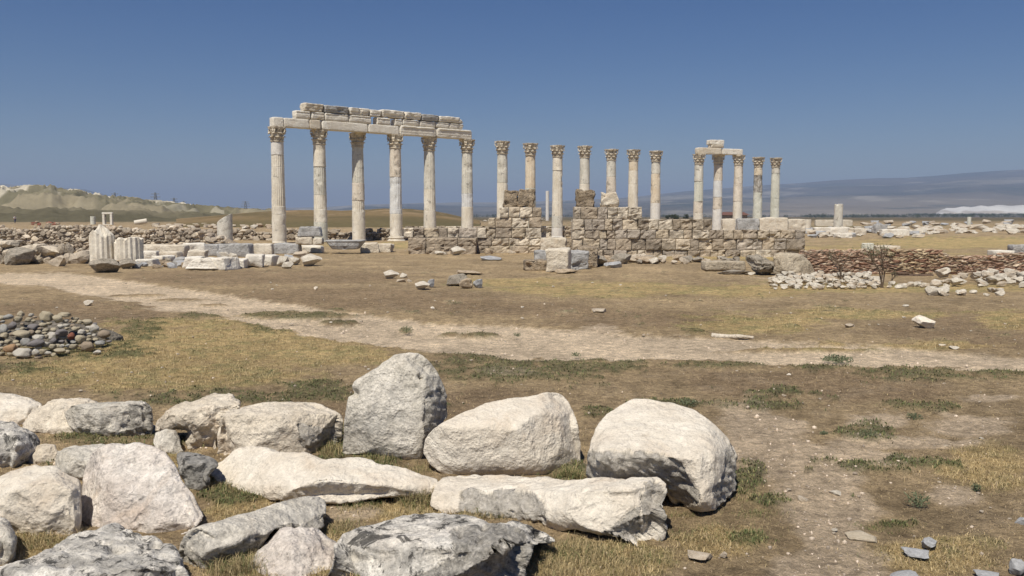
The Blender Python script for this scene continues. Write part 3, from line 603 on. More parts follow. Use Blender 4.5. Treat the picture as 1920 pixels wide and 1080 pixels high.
# ------------------------------------------------------------------ columns
def shaft_mesh(name, z0, z1, fluted, mat, seed, chips=.006, rb=.425, rt=.365, H0=0.0, H1=6.1):
    nf, per = 20, 4; n = nf*per; rows = max(3, int((z1-z0)/.09))
    V = []; rs = np.random.RandomState(seed)
    zs = np.r_[z0, z0+.012, np.linspace(z0+.03, z1-.03, rows), z1-.012, z1]
    ang = np.arange(n)*2*math.pi/n; prof = np.array([0, .55, 1, .55]) if fluted else np.zeros(4)
    for i, z in enumerate(zs):
        t = (z-H0)/(H1-H0); r = (rb+(rt-rb)*t**1.25)*(1.0 if fluted else 1.015)
        if i in (0, len(zs)-1): r -= .018
        rr = r-.034*np.tile(prof, nf)
        V.append(np.stack([rr*np.cos(ang), rr*np.sin(ang), np.full(n, z)], 1))
    V = np.concatenate(V); m = len(zs)
    q = fbm(V*3+seed*3.1, seed, 4); big = fbm(V*1.6+seed*1.7, seed+2, 3)
    dent = chips*q-.035*sstep(.45, .8, big)*(1+q)
    rad = V[:, :2]/np.linalg.norm(V[:, :2], axis=1)[:, None]; V[:, :2] += rad*dent[:, None]
    f = []
    for a in range(m-1):
        for i in range(n): j = (i+1) % n; f.append((a*n+i, a*n+j, (a+1)*n+j, (a+1)*n+i))
    f.append(tuple(range(n-1, -1, -1))); f.append(tuple((m-1)*n+i for i in range(n)))
    me = meshdata(name, V, f, [DM[mat]], True)
    me.polygons[len(f)-1].use_smooth = False; me.polygons[len(f)-2].use_smooth = False
    return me
def cap_mesh(seed=0, h=.9, worn=0.0):
    rs = random.Random(seed); V = []; Fc = []
    def add(vs, fs):
        b = len(V); V.extend(vs); Fc.extend([tuple(b+i for i in f) for f in fs])
    def lathe(pr, n=28):
        vs = [(r*math.cos(2*math.pi*i/n), r*math.sin(2*math.pi*i/n), z) for r, z in pr for i in range(n)]
        fs = [(a*n+i, a*n+(i+1) % n, (a+1)*n+(i+1) % n, (a+1)*n+i) for a in range(len(pr)-1) for i in range(n)]
        fs += [tuple(range(n-1, -1, -1)), tuple((len(pr)-1)*n+i for i in range(n))]; add(vs, fs)
    lathe([(.37, 0), (.415, .015), (.415, .05), (.36, .065), (.345, .1), (.35, .5), (.42, .70), (.47, .775)])
    def leaf(a, z0, hh, r0, out, w):
        k = 7; P = []
        for i in range(k):
            t = i/(k-1); z = z0+hh*math.sin(t*1.9)/math.sin(1.57)*1.0 if t < .83 else z0+hh*(1-.18*(t-.83)/.17)
            r = r0+.02+.05*t+out*max(0, t-.45)**1.5*2.1; ww = w*(.75+.55*math.sin(t*2.6)) if t < .95 else w*.45
            P.append((r, z, ww))
        vs = []
        for side in (0, .035):
            for r, z, ww in P:
                for s in (-1, -.45, 0, .45, 1):
                    rr = r-side-(.03 if abs(s) == 1 else 0)+(.022 if s == 0 else 0); d = s*ww
                    ca, sa = math.cos(a), math.sin(a); vs.append((rr*ca-d*sa, rr*sa+d*ca, z+(.02 if abs(s) == .45 else 0)))
        o = k*5; fs = []
        for i in range(k-1):
            for j in range(4):
                p = i*5+j; fs.append((p, p+1, p+6, p+5)); fs.append((o+p, o+p+5, o+p+6, o+p+1))
            for j, fl in ((0, 0), (4, 1)):
                p = i*5+j; fs.append((p, p+5, o+p+5, o+p) if not fl else (p, o+p, o+p+5, p+5))
        for j in range(4): p = (k-1)*5+j; fs.append((p, p+1, o+p+1, o+p))
        add(vs, fs)
    for i in range(8): leaf(i*math.pi/4+.39, .07, .26*rs.uniform(.85, 1), .35, .30*rs.uniform(.6, 1.1), .125)
    for i in range(8): leaf(i*math.pi/4, .10, .47*rs.uniform(.9, 1), .355, .36*rs.uniform(.6, 1.1), .12)
    for i in range(4):                  # corner volutes
        if rs.random() < worn: continue
        a = i*math.pi/2+math.pi/4; ca, sa = math.cos(a), math.sin(a)
        for d in (-1, 1):
            vs = []; n = 10
            for w_ in (-.05, .05):
                for q in range(n):
                    t = q*2*math.pi/n; r = .60+.085*math.cos(t); z = .66+.095*math.sin(t); s = d*.06+w_
                    vs.append((r*ca-s*sa, r*sa+s*ca, z))
            add(vs, [(q, (q+1) % n, n+(q+1) % n, n+q) for q in range(n)]+[tuple(range(n-1, -1, -1)), tuple(range(n, 2*n))])
        vs = []                          # stem running up to the volute
        for r, z, w_ in ((.40, .36, .05), (.45, .52, .06), (.56, .69, .075)):
            for s in (-1, 1): vs += [(r*ca-s*w_*sa, r*sa+s*w_*ca, z), ((r-.06)*ca-s*w_*sa, (r-.06)*sa+s*w_*ca, z)]
        fs = []
        for i2 in (0, 4): fs += [(i2, i2+2, i2+6, i2+4), (i2+1, i2+5, i2+7, i2+3), (i2, i2+4, i2+5, i2+1), (i2+2, i2+3, i2+7, i2+6)]
        add(vs, fs)
    nb_, fb_ = len(V), len(Fc); n = 40      # concave sided abacus
    def ab(z, e):
        out = []
        for q in range(n):
            a = q*2*math.pi/n; m = (a % (math.pi/2))-math.pi/4; r = (.50+.20*(abs(m)/(math.pi/4))**0)
            c = math.cos(2*(a-math.pi/4)); r = .50+.24*c*c*c*c*(1 if True else 0); out.append(((r+e)*math.cos(a), (r+e)*math.sin(a), z))
        return out
    vs = ab(.775, -.03)+ab(.80, .0)+ab(.84, .0)+ab(.855, .03)+ab(h, .03)
    fs = [(a*n+i, a*n+(i+1) % n, (a+1)*n+(i+1) % n, (a+1)*n+i) for a in range(4) for i in range(n)]+[tuple(range(n-1, -1, -1)), tuple(4*n+i for i in range(n))]
    add(vs, fs)
    V = np.array(V); rr = np.hypot(V[:, 0], V[:, 1]); V[:, :2] *= (np.where(rr > .42, .42+(rr-.42)*.45, rr)/np.maximum(rr, .01))[:, None]
    V += .022*np.stack([fbm(V*9+s, seed+s, 2) for s in (1, 2, 3)], 1)
    return meshdata('capital', V[:nb_], Fc[:fb_], [M['cap']], False), meshdata('abacus', V[nb_:], [tuple(i-nb_ for i in q) for q in Fc[fb_:]], [M['cap']], False)
CAPS = [cap_mesh(i, worn=w) for i, w in enumerate((0, .15, .4, .3))]
def base_mesh():
    n = 40; pr = [(.58, -.02), (.60, .02), (.60, .09), (.56, .13), (.50, .15), (.475, .19), (.50, .22), (.53, .25), (.53, .30), (.49, .33), (.44, .35)]
    vs = [(r*math.cos(2*math.pi*i/n), r*math.sin(2*math.pi*i/n), z) for r, z in pr for i in range(n)]
    fs = [(a*n+i, a*n+(i+1) % n, (a+1)*n+(i+1) % n, (a+1)*n+i) for a in range(len(pr)-1) for i in range(n)]+[tuple((len(pr)-1)*n+i for i in range(n))]
    b = len(vs); q = .66; vs += [(x, y, z) for z in (-.22, -.02) for x, y in ((-q, -q), (q, -q), (q, q), (-q, q))]
    fs += [(b, b+1, b+5, b+4), (b+1, b+2, b+6, b+5), (b+2, b+3, b+7, b+6), (b+3, b, b+4, b+7), (b+4, b+5, b+6, b+7)]
    V = np.array(vs); V += (.008*fbm(V*8, 3, 3))[:, None]
    return meshdata('base', V, fs, [DM['c']], False)
BASE = base_mesh()
HC = 7.0
# px of the shaft, row of the capital's top, drums from the foot up: (row of the upper joint, smooth/fluted, material)
COLS = [
 (526,517,238,[(402,'s','c'),(387,'s','c'),(314,'f','c'),(291,'f','c'),(0,'s','w')],'leftmost tall column, first under the long entablature, with a whitish drum below its capital',0,457),
 (603,597,244,[(417,'s','e'),(392,'s','c'),(366,'f','c'),(313,'f','g'),(0,'s','c')],'second column from the left, with a grey fluted drum in its middle',1,455),
 (674,669,250,[(397,'s','c'),(376,'f','c'),(343,'s','p'),(0,'f','g')],'third column from the left, with a beige stained band halfway up its shaft',2,453),
 (743,741,253,[(401,'s','c'),(393,'s','b'),(332,'f','b'),(0,'s','p')],'fourth column from the left, on a moulded base, with a bluish white middle drum',3,452),
 (807,804,258,[(395,'s','c'),(355,'f','c'),(0,'f','g')],'fifth column from the left, grey above and cream below a sharp mid height joint',1,450),
 (876,876,262,[(388,'s','c'),(363,'f','b'),(0,'f','g')],'sixth column from the left, under the right end of the long entablature',0,448),
 (943,941,265,[(400,'f','c'),(343,'f','c'),(0,'f','g')],'free column just right of the long entablature, rising left of the crowned wall pier',1,445),
 (995,994,269,[(353,'s','e'),(0,'f','o')],'cream and ochre column rising directly behind the two lumps on the wall pier',0,444),
 (1045,1045,273,[(427,'s','w'),(405,'s','g'),(320,'f','c'),(0,'s','c')],'column seen full height in the gap between the two walls',3,445),
 (1097,1095,274,[(345,'s','c'),(0,'s','g')],'column rising behind the dark round lump at the left end of the right wall',2,446),
 (1146,1145,280,[(360,'s','p'),(332,'s','p'),(0,'s','g')],'short looking column behind the second, paler brown lump on the right wall',1,446),
 (1187,1187,281,[(345,'s','c'),(320,'s','c'),(0,'s','o')],'cream column with a wide flat abacus, right of the two lumps on the right wall',0,446),
 (1229,1229,283,[(381,'s','w'),(346,'s','o'),(326,'f','o'),(0,'f','g')],'column with an ochre orange middle drum above a clean white lower drum',1,446),
 (1309,1310,289,[(400,'s','c'),(378,'f','p'),(340,'f','e'),(0,'s','g')],'left column of the three joined by the short right hand beam',2,446),
 (1346,1345,291,[(392,'s','w'),(370,'s','p'),(339,'s','b'),(0,'s','p')],'middle column of the three under the short beam, with a bluish white lower part',0,445),
 (1383,1384,291,[(378,'s','c'),(345,'s','p'),(0,'s','p')],'right column of the three joined by the short right hand beam',1,445),
 (1420,1421,295,[(361,'s','e'),(329,'s','k'),(0,'s','o')],'darkly stained and cracked column with an orange patch below its damaged capital',2,444),
 (1453,1453,296,[(372,'f','e'),(325,'f','e'),(0,'s','g')],'last column at the right end of the row, greenish cream and finely fluted',1,444)]
COLP = []
for ci, (pxb, pxt, pt, drums, lab, ck, pb) in enumerate(COLS):
    # distance at which a 7 m column's top stands at row pt
    a, fy, fz = ray(pxb, pt); Yc = (HC-CAMZ)/fz*fy; x = W((pxb+pxt)/2, (pt+452)/2, Yc)[0]; COLP.append((x, Yc))
    root = bpy.data.objects.new('corinthian_column', None); C.objects.link(root); root.location = (x, Yc, 0); root.empty_display_size = .3
    tag(root, lab, 'column', 'corinthian columns standing in the ruined colonnade')
    z0 = -.08
    if ci == 3: link('base', BASE, (0, 0, -.06), parent=root); z0 = .29
    for di, (jy, st, mt) in enumerate(drums):
        z1 = 6.1 if jy == 0 else max(z0+.15, W(pxb, jy, Yc)[2])
        dsh = rnd.uniform(-.006, .006)
        link('drum', shaft_mesh('drum', z0, z1, st == 'f', mt, ci*7+di, chips=.012 if mt != 'k' else .03), (dsh, 0, 0), (0, 0, rnd.uniform(0, 6)), parent=root); z0 = z1
    cp_ = link('capital', CAPS[ck][0], (0, 0, 6.1), (0, 0, rnd.choice((0, 1, 2, 3))*math.pi/2+R(38)), parent=root); link('abacus', CAPS[ck][1], parent=cp_)

# ------------------------------------------------------------------ blocks
def block_mesh(name, mat, w, d, h, seed, rough=.02, cut=9, rnd_e=.03, prof=None, taper=(0, 0)):
    nx, ny, nz = max(2, min(26, int(w/.12))), max(2, min(8, int(d/.15))), (28 if prof is not None else max(3, min(12, int(h/.08))))
    def axis(n, L):
        e = min(.04, L*.12); return np.r_[-L/2, -L/2+e, np.linspace(-L/2+2*e, L/2-2*e, n), L/2-e, L/2]
    xs, ys, zs = axis(nx, w), axis(ny, d), axis(nz, h); idx = {}; V = []
    def vid(i, j, k):
        if (i, j, k) not in idx: idx[(i, j, k)] = len(V); V.append((xs[i], ys[j], zs[k]))
        return idx[(i, j, k)]
    Fc = []; a, b, c = len(xs)-1, len(ys)-1, len(zs)-1
    for i in range(a):
        for j in range(b):
            Fc.append((vid(i, j, 0), vid(i, j+1, 0), vid(i+1, j+1, 0), vid(i+1, j, 0))); Fc.append((vid(i, j, c), vid(i+1, j, c), vid(i+1, j+1, c), vid(i, j+1, c)))
        for k in range(c):
            Fc.append((vid(i, 0, k), vid(i+1, 0, k), vid(i+1, 0, k+1), vid(i, 0, k+1))); Fc.append((vid(i, b, k), vid(i, b, k+1), vid(i+1, b, k+1), vid(i+1, b, k)))
    for j in range(b):
        for k in range(c):
            Fc.append((vid(0, j, k), vid(0, j, k+1), vid(0, j+1, k+1), vid(0, j+1, k))); Fc.append((vid(a, j, k), vid(a, j+1, k), vid(a, j+1, k+1), vid(a, j, k+1)))
    v = np.array(V)
    if prof is not None:                 # moulded front: (height fraction, protrusion)
        pz, pp = zip(*prof); add = np.interp(v[:, 2]/h+.5, pz, pp); v[:, 1] -= add*(v[:, 1] < 0)*(np.abs(v[:, 1])/(d/2))
    u = v/np.array([w/2, d/2, h/2]); k = (np.abs(u)**8).sum(1)**(1/8)     # slight edge rounding
    rr = np.maximum(k, 1); v = v*(1-(1-1/rr)*.55)[:, None]
    v[:, 0] += taper[0]*(v[:, 2]/h)*(v[:, 0] > 0)+taper[1]*(v[:, 2]/h)*(v[:, 0] < 0)
    n = v/np.linalg.norm(v, axis=1)[:, None]; p = v+seed*5.3
    dsp = rough*(fbm(p*2.2, seed, 4)+.5*fbm(p*7, seed+4, 3))-rough*2.2*sstep(.35, .8, fbm(p*2.8+9, seed+8, 3))*sstep(.82, 1.05, k)
    v = v+n*dsp[:, None]
    return meshdata(name, v, Fc, [M[mat]], True)
bseed = [0]
def px_block(name, mat, x0, x1, y0, y1, Y, label, cat='stone block', group=None, d=.6, rough=.03, yaw=0, prof=None, tilt=0, taper=(0, 0), sinkpx=0):
    """a block whose front shows between those pixel columns and rows, front face at distance Y"""
    bseed[0] += 1
    A = W(x0, (y0+y1)/2, Y); Bp = W(x1, (y0+y1)/2, Y); w = abs(Bp[0]-A[0]); zt = W((x0+x1)/2, y0, Y)[2]; zb = W((x0+x1)/2, y1+sinkpx, Y)[2]
    if yaw: w /= abs(math.cos(yaw))+.25*abs(math.sin(yaw))
    me = block_mesh(name, mat, w, d, zt-zb, bseed[0], rough, prof=prof, taper=taper)
    o = link(name, me, ((A[0]+Bp[0])/2, Y+d/2, (zt+zb)/2), (0, tilt, yaw)); return tag(o, label, cat, group)

# entablature over the first six columns: blocks follow the line of the columns
def line_at(px, i0, i1):
    (xa, ya), (xb, yb) = COLP[i0], COLP[i1]; k = (px-CXP)/F
    # approximate ray x = k*y/c  with c from the view of the block height
    a, fy, fz = ray(px, 250); k = a/fy; t = (k*ya-xa)/((xb-xa)-k*(yb-ya)); return xa+(xb-xa)*t, ya+(yb-ya)*t
def row_block(name, mat, x0, x1, yt, yb, i0, i1, label, d=.62, z=None, rough=.02, prof=None, off=0.0, group=None, cat='stone block', taper=(0, 0)):
    bseed[0] += 1
    a = line_at(x0, i0, i1); b = line_at(x1, i0, i1); w = math.hypot(b[0]-a[0], b[1]-a[1]); yaw = math.atan2(b[1]-a[1], b[0]-a[0])
    mx, my = (a[0]+b[0])/2, (a[1]+b[1])/2
    zt, zb = z if z else (W((x0+x1)/2, yt, my)[2], W((x0+x1)/2, yb, my)[2])
    me = block_mesh(name, mat, w-.012, d, zt-zb, bseed[0], rough, prof=prof, taper=taper)
    o = link(name, me, (mx-off*math.sin(-yaw)*-1*0+0, my, (zt+zb)/2), (0, 0, yaw)); return tag(o, label, cat, group)
Z1, Z2, Z3 = 7.0, 7.56, 8.02
g = 'blocks of the long entablature on the six left columns'
for x0, x1, lb, pr, mt in [(509,529,'short square beam block on top of the leftmost column',None,'f_white'),
  (529,577,'beam block between the first and second columns, its right part plain and pale',None,'f_white'),
  (577,598,'cracked short beam piece over the second column',None,'f_cream'),
  (600,687,'longest plain beam block, from the second column to past the third',None,'f_white'),
  (687,745,'plain beam block between the third and fourth columns',None,'f_white'),
  (745,814,'beam block with horizontal mouldings between the fourth and fifth columns',1,'f_white'),
  (814,881,'moulded beam block at the right end of the long entablature',1,'f_white')]:
    row_block('architrave_block', mt, x0, x1, 0, 0, 0, 5, lb, z=(Z2+(.10 if pr else 0), Z1), rough=.014, prof=[(0,0),(.28,0),(.30,.03),(.58,.03),(.60,.06),(.8,.06),(.84,.16),(1,.18)] if pr else None, group=g, cat='beam block')
for i, (x0, x1, mt, lb) in enumerate([(551,580,'f_white','first frieze block, overhanging left of the second column'),(581,605,'f_white','frieze block directly above the second column'),
  (605,651,'f_white','frieze block right of the second column, under the grey cornice block'),(651,693,'f_white','frieze block above the third column'),
  (703,729,'f_white','short frieze block between the two small gaps of the frieze'),(736,751,'f_white','smallest frieze block, right of the second gap'),
  (751,782,'f_white','frieze block above the fourth column'),(783,813,'f_white','frieze block between the fourth and fifth columns, under the first grey cornice pair'),
  (813,838,'f_white','frieze block right above the fifth column'),(838,865,'f_white','last frieze block at the right end')]):
    row_block('frieze_block', mt, x0, x1, 0, 0, 0, 5, lb, z=(Z3+(.04 if i < 4 else 0), Z2+(.105 if x0 > 744 else .004)), d=.58, rough=.03, prof=[(0,0),(.2,.05),(.5,.08),(.8,.05),(.82,.11),(1,.12)], group=g, cat='frieze block')
for i, (x0, x1, mt, h, lb) in enumerate([(567,604,'f_cream',.50,'first cornice block at the top left end of the entablature'),(604,650,'f_grey',.46,'grey lichened cornice block, second from the left on the top layer'),
  (651,689,'f_white',.46,'white cornice block right of the left grey one'),(689,711,'f_white',.44,'narrow cornice block above the frieze gap'),
  (711,754,'f_white',.50,'long white cornice block in the middle of the top layer'),(755,785,'f_white',.48,'white cornice block left of the two grey ones at the right'),
  (786,818,'f_grey',.42,'grey cornice block, first of the darker pair near the right end'),(818,862,'f_white',.40,'last cornice block, narrowing to a point at the right end')]):
    row_block('cornice_block', mt, x0, x1, 0, 0, 0, 5, lb, z=(Z3+.04+h, Z3+.044), d=.7, rough=.05, prof=[(0,0),(.35,.02),(.45,.12),(1,.16)], group=g, cat='cornice block', taper=((.15, 0) if i != 7 else (-.35, 0)))
g = 'beam blocks on the three joined right hand columns'
row_block('architrave_block', 'f_cream', 1306, 1351, 0, 0, 13, 15, 'left beam block of the short right hand beam', z=(7.56, 7.0), rough=.015, group=g, cat='beam block')
row_block('architrave_block', 'f_white', 1352, 1391, 0, 0, 13, 15, 'right beam block of the short right hand beam, rounded at its end', z=(7.52, 7.0), rough=.02, group=g, cat='beam block')
row_block('frieze_block', 'f_cream', 1331, 1355, 0, 0, 13, 15, 'low stone on the short right hand beam, under the top stone', z=(7.84, 7.57), rough=.03, group=g, cat='frieze block', prof=[(0,0),(.5,.06),(1,.1)])
row_block('cornice_block', 'f_white', 1328, 1355, 0, 0, 13, 15, 'topmost stone standing on the short right hand beam', z=(8.25, 7.845), rough=.04, group=g, cat='cornice block')

# ------------------------------------------------------------------ coursed walls (one thing each; the blocks are its pattern)
def wall(name, label, courses, Y, mat='wall', tones=None, bw=(.5, 1.05), d=.8, gap=.016, seed=0, sub=7, rough=.045, cat='wall', lowest=-.1):
    rs = random.Random(seed); V = []; Fc = []; T = []
    tones = tones or [(.50,.42,.31),(.56,.475,.36),(.43,.355,.265),(.62,.54,.425),(.52,.43,.32),(.37,.31,.24),(.68,.60,.48),(.46,.40,.33)]
    fixed = {}
    for ci, c in enumerate(courses):
        x0, x1, y0, y1 = c[:4]; Yc = c[4] if len(c) > 4 and c[4] else Y; spec = c[5] if len(c) > 5 else None
        zt, zb = W(960, y0, Yc)[2], (W(960, y1, Yc)[2] if ci < len(courses)-1 else -.25)
        xa, xb = W(x0, (y0+y1)/2, Yc)[0], W(x1, (y0+y1)/2, Yc)[0]; x = xa
        cuts = [W(q, (y0+y1)/2, Yc)[0] for q in spec] if spec else None
        while x < xb-.05:
            if cuts: nx_ = cuts.pop(0) if cuts else xb
            else: nx_ = x+rs.uniform(*bw)
            if xb-nx_ < bw[0]*.6: nx_ = xb
            w = nx_-x; tn = rs.choice(tones); k = rs.uniform(.85, 1.12); off = rs.uniform(-.06, .05)
            n1, n2 = max(3, int(w/(.10 if sub > 4 else .2))), max(3, int((zt-zb)/.08)) if sub > 4 else 2
            gx = np.r_[0, .03, np.linspace(.08, .92, n1), .97, 1] if sub > 4 else np.r_[0, .12, np.linspace(.3, .7, max(1, n1-2)), .88, 1]
            gz = np.r_[0, .06, np.linspace(.14, .86, n2), .94, 1] if sub > 4 else np.r_[0, .2, .8, 1]
            hh = zt-zb-gap*rs.uniform(.5, 1.5); ww = w-gap*rs.uniform(.5, 2)
            # grid wrapped: front plus top, sides and back as a closed box
            A, Bz = len(gx), len(gz); b0 = len(V)
            for zz in gz:
                for xx in gx:
                    e = min(xx, 1-xx)*ww, min(zz, 1-zz)*hh; r = min(e); inn = .03*(1-min(1, r/.05))**2 if sub > 4 else .02*(1-min(1, r/.02))
                    V.append((x+xx*ww, Yc+off+inn, zb+zz*hh)); T.append([q*k for q in tn])
            for i in range(Bz-1):
                for j in range(A-1): p = b0+i*A+j; Fc.append((p, p+1, p+A+1, p+A))
            for zz in (0, 1):
                for xx in (0, 1): V.append((x+xx*ww, Yc+d, zb+zz*hh)); T.append([q*k for q in tn])
            q = b0+A*Bz; bl, br, tl, tr = b0, b0+A-1, b0+A*(Bz-1), b0+A*Bz-1
            Fc.append(tuple([q+2, q+3]+[tl+j for j in range(A-1, -1, -1)])[::-1]); Fc.append(tuple([q, q+1]+[bl+j for j in range(A-1, -1, -1)]))
            Fc.append(tuple([bl+i*A for i in range(Bz)]+[q+2, q])); Fc.append(tuple([br+i*A for i in range(Bz)]+[q+3, q+1])[::-1]); Fc.append((q, q+2, q+3, q+1))
            x = nx_
    V = np.array(V); o = np.array([V[:, 0].mean(), Y, 0]); P = V*1.0
    n1 = fbm(P*2.3, seed, 4); n2 = fbm(P*9, seed+2, 3); n3 = fbm(P*5, seed+7, 3)
    V[:, 1] -= rough*(n1+.6*n2)-rough*1.8*sstep(.25, .7, n3); V[:, 2] += rough*.5*fbm(P*3+40, seed+4, 3); V[:, 0] += rough*.4*fbm(P*4+70, seed+5, 3)
    me = meshdata(name, V-o, Fc, [M[mat]], False, cols={'tone': T})
    return tag(link(name, me, o), label, cat)
pale = [(.50,.42,.31),(.46,.38,.28)]
wall('ashlar_wall', 'left ruined wall of brown travertine blocks, stepping up to a tall pier',
     [(937,1016,388,408,None,[954,975,999]),(916,1016,408,427,None,[929,960,992]),(757,1016,427,446,None,[776,795,822,839,860,895,912,930,960,985]),(893,1016,446,461,None),(893,1014,461,476)], 37.9, seed=3)
wall('ashlar_bench', 'low row of large dark travertine blocks at the foot of the left wall', [(765,893,446,471,36.9,[799,833])], 36.9, seed=5, d=1.0, tones=[(.42,.345,.255),(.36,.295,.22)], rough=.05)
wall('ashlar_wall', 'long right wall of brown travertine blocks, tallest at its left end',
     [(1077,1204,388,411,None,[1089,1121,1140,1158]),(1074,1336,410.5,431,None,[1096,1111,1134,1150,1168,1197,1216,1235,1262,1276,1300]),(1073,1512,430.5,448,None),(1074,1510,447.5,469,None),(1095,1500,468.5,489)], 34.6, seed=8, bw=(.28, .68))
# terrace walls further back
wall('ashlar_wall', 'low terrace wall of dark blocks behind the feet of the fifth and sixth columns', [(760,1075,424,436,None),(760,1075,436,450,None)], 66, seed=12, bw=(.5, 1.6), d=.5, rough=.08)

# ------------------------------------------------------------------ pile of marble blocks and fragments, left of the long entablature
GP = 'broken marble blocks lined up on the left of the columns'
PB = [ # mat,x0,x1,y0,y1,base row,yaw,label
 ('f_cream',257,345,459,480,482,0,'long low cream block behind the marble pile, right of the fluted half drum'),
 ('f_white',338,382,456,474,478,.25,'white block with a bright top tilted towards the right, at the back of the pile'),
 ('f_grey',383,410,458,478,480,0,'small grey block left of the big streaked blue grey block'),
 ('f_grey',405,469,457,479,482,-.08,'big streaked blue grey block below the smooth grey column stump'),
 ('f_cream',469,508,457,478,480,.1,'brown sided block right of the big blue grey block'),
 ('f_grey',508,560,457,474,476,0,'dark grey block at the foot of the leftmost tall column'),
 ('f_white',554,603,461,471,474,0,'long flat white step block below the stacked stones by the second column'),
 ('f_white',262,290,471,483,486,.2,'small white block near the left end of the pile'),
 ('f_cream',298,335,472,486,488,-.1,'beige block with a hollow in its front, in the left part of the pile'),
 ('f_cream',348,384,470,484,486,.1,'rounded cream block in front of the bright tilted one'),
 ('f_white',252,285,487,499,500,.1,'white block low at the left end of the pile, resting on dark rubble'),
 ('f_white',285,312,480,490,493,-.3,'pointed white slab lying on top of the low left blocks'),
 ('f_grey',322,345,484,494,496,0,'small grey block under the rounded cream block'),
 ('f_white',340,372,482,501,502,.15,'pale block left of the moulded cornice piece'),
 ('f_white',395,431,484,506,507,-.35,'white cube like block with a grey front at the front of the pile'),
 ('f_white',428,456,487,502,504,.1,'smaller white block right of the cube like one'),
 ('f_white',456,490,478,500,502,.2,'white block with a small grey hollow in its front'),
 ('f_white',484,514,479,497,499,-.2,'last bright block before the cluster of small blue white stones'),
 ('f_grey',616,672,462,472,477,0,'__'),
 ('f_cream',672,708,455,470,474,.15,'reddish cream block just right of the blue grey cornice slab'),
 ('f_cream',708,735,457,470,473,-.1,'cream block left of the base of the fourth column'),
]
for i, (mt, x0, x1, y0, y1, b, yw, lb) in enumerate(PB):
    if lb == '__': continue
    px_block('marble_block', mt, x0, x1, y0, y1+1, GY(b), lb, group=GP, d=.7*rnd.uniform(.7, 1.1), rough=.045, yaw=yw, sinkpx=max(0, b-y1), taper=(rnd.uniform(-.1, .05), rnd.uniform(-.05, .1)))
px_block('cornice_slab', 'f_grey', 614, 676, 450, 468, GY(476), 'blue grey moulded slab flaring towards its top, between the second and third columns', group=GP, d=.9, rough=.02, prof=[(0,-.05),(.3,0),(.4,.05),(.7,.08),(1,.18)], taper=(.35, -.35))
px_block('cornice_slab', 'f_white', 352, 402, 484, 506, GY(507), 'white moulded cornice piece with a spreading foot at the front of the pile', group=GP, d=.6, rough=.02, prof=[(0,.15),(.15,.12),(.2,.04),(.8,0),(1,-.05)], taper=(-.3, .3))
px_block('stone_block', 'f_cream', 553, 585, 444, 459, GY(476), 'cream block lying on the white step block, left of its broken neighbour', group=GP, d=.6, rough=.04, sinkpx=0)
px_block('stone_block', 'f_cream', 586, 603, 447, 459, GY(476), 'short broken block wedged against the second column', group=GP, d=.5, rough=.05)
px_block('stone_block', 'e_grey' if 'e_grey' in M else 'f_grey', 558, 600, 425, 444, GY(476), 'smooth grey white block topping the stack beside the second column', group=GP, d=.6, rough=.02, taper=(-.12, .12))
px_block('stone_block', 'f_white', 300, 331, 444, 457, GY(462), 'lone white block with a dark broken left half, standing behind the pile', d=.6, rough=.05)
px_block('stone_block', 'f_cream', 84, 122, 448, 460, GY(470), 'flat pale stone on the brown wall at the far left', d=.6, rough=.04)
px_block('stone_block', 'tan', 1322, 1398, 490, 508, GY(509), 'long beige low block on the grass in front of the right wall', d=.7, rough=.03)
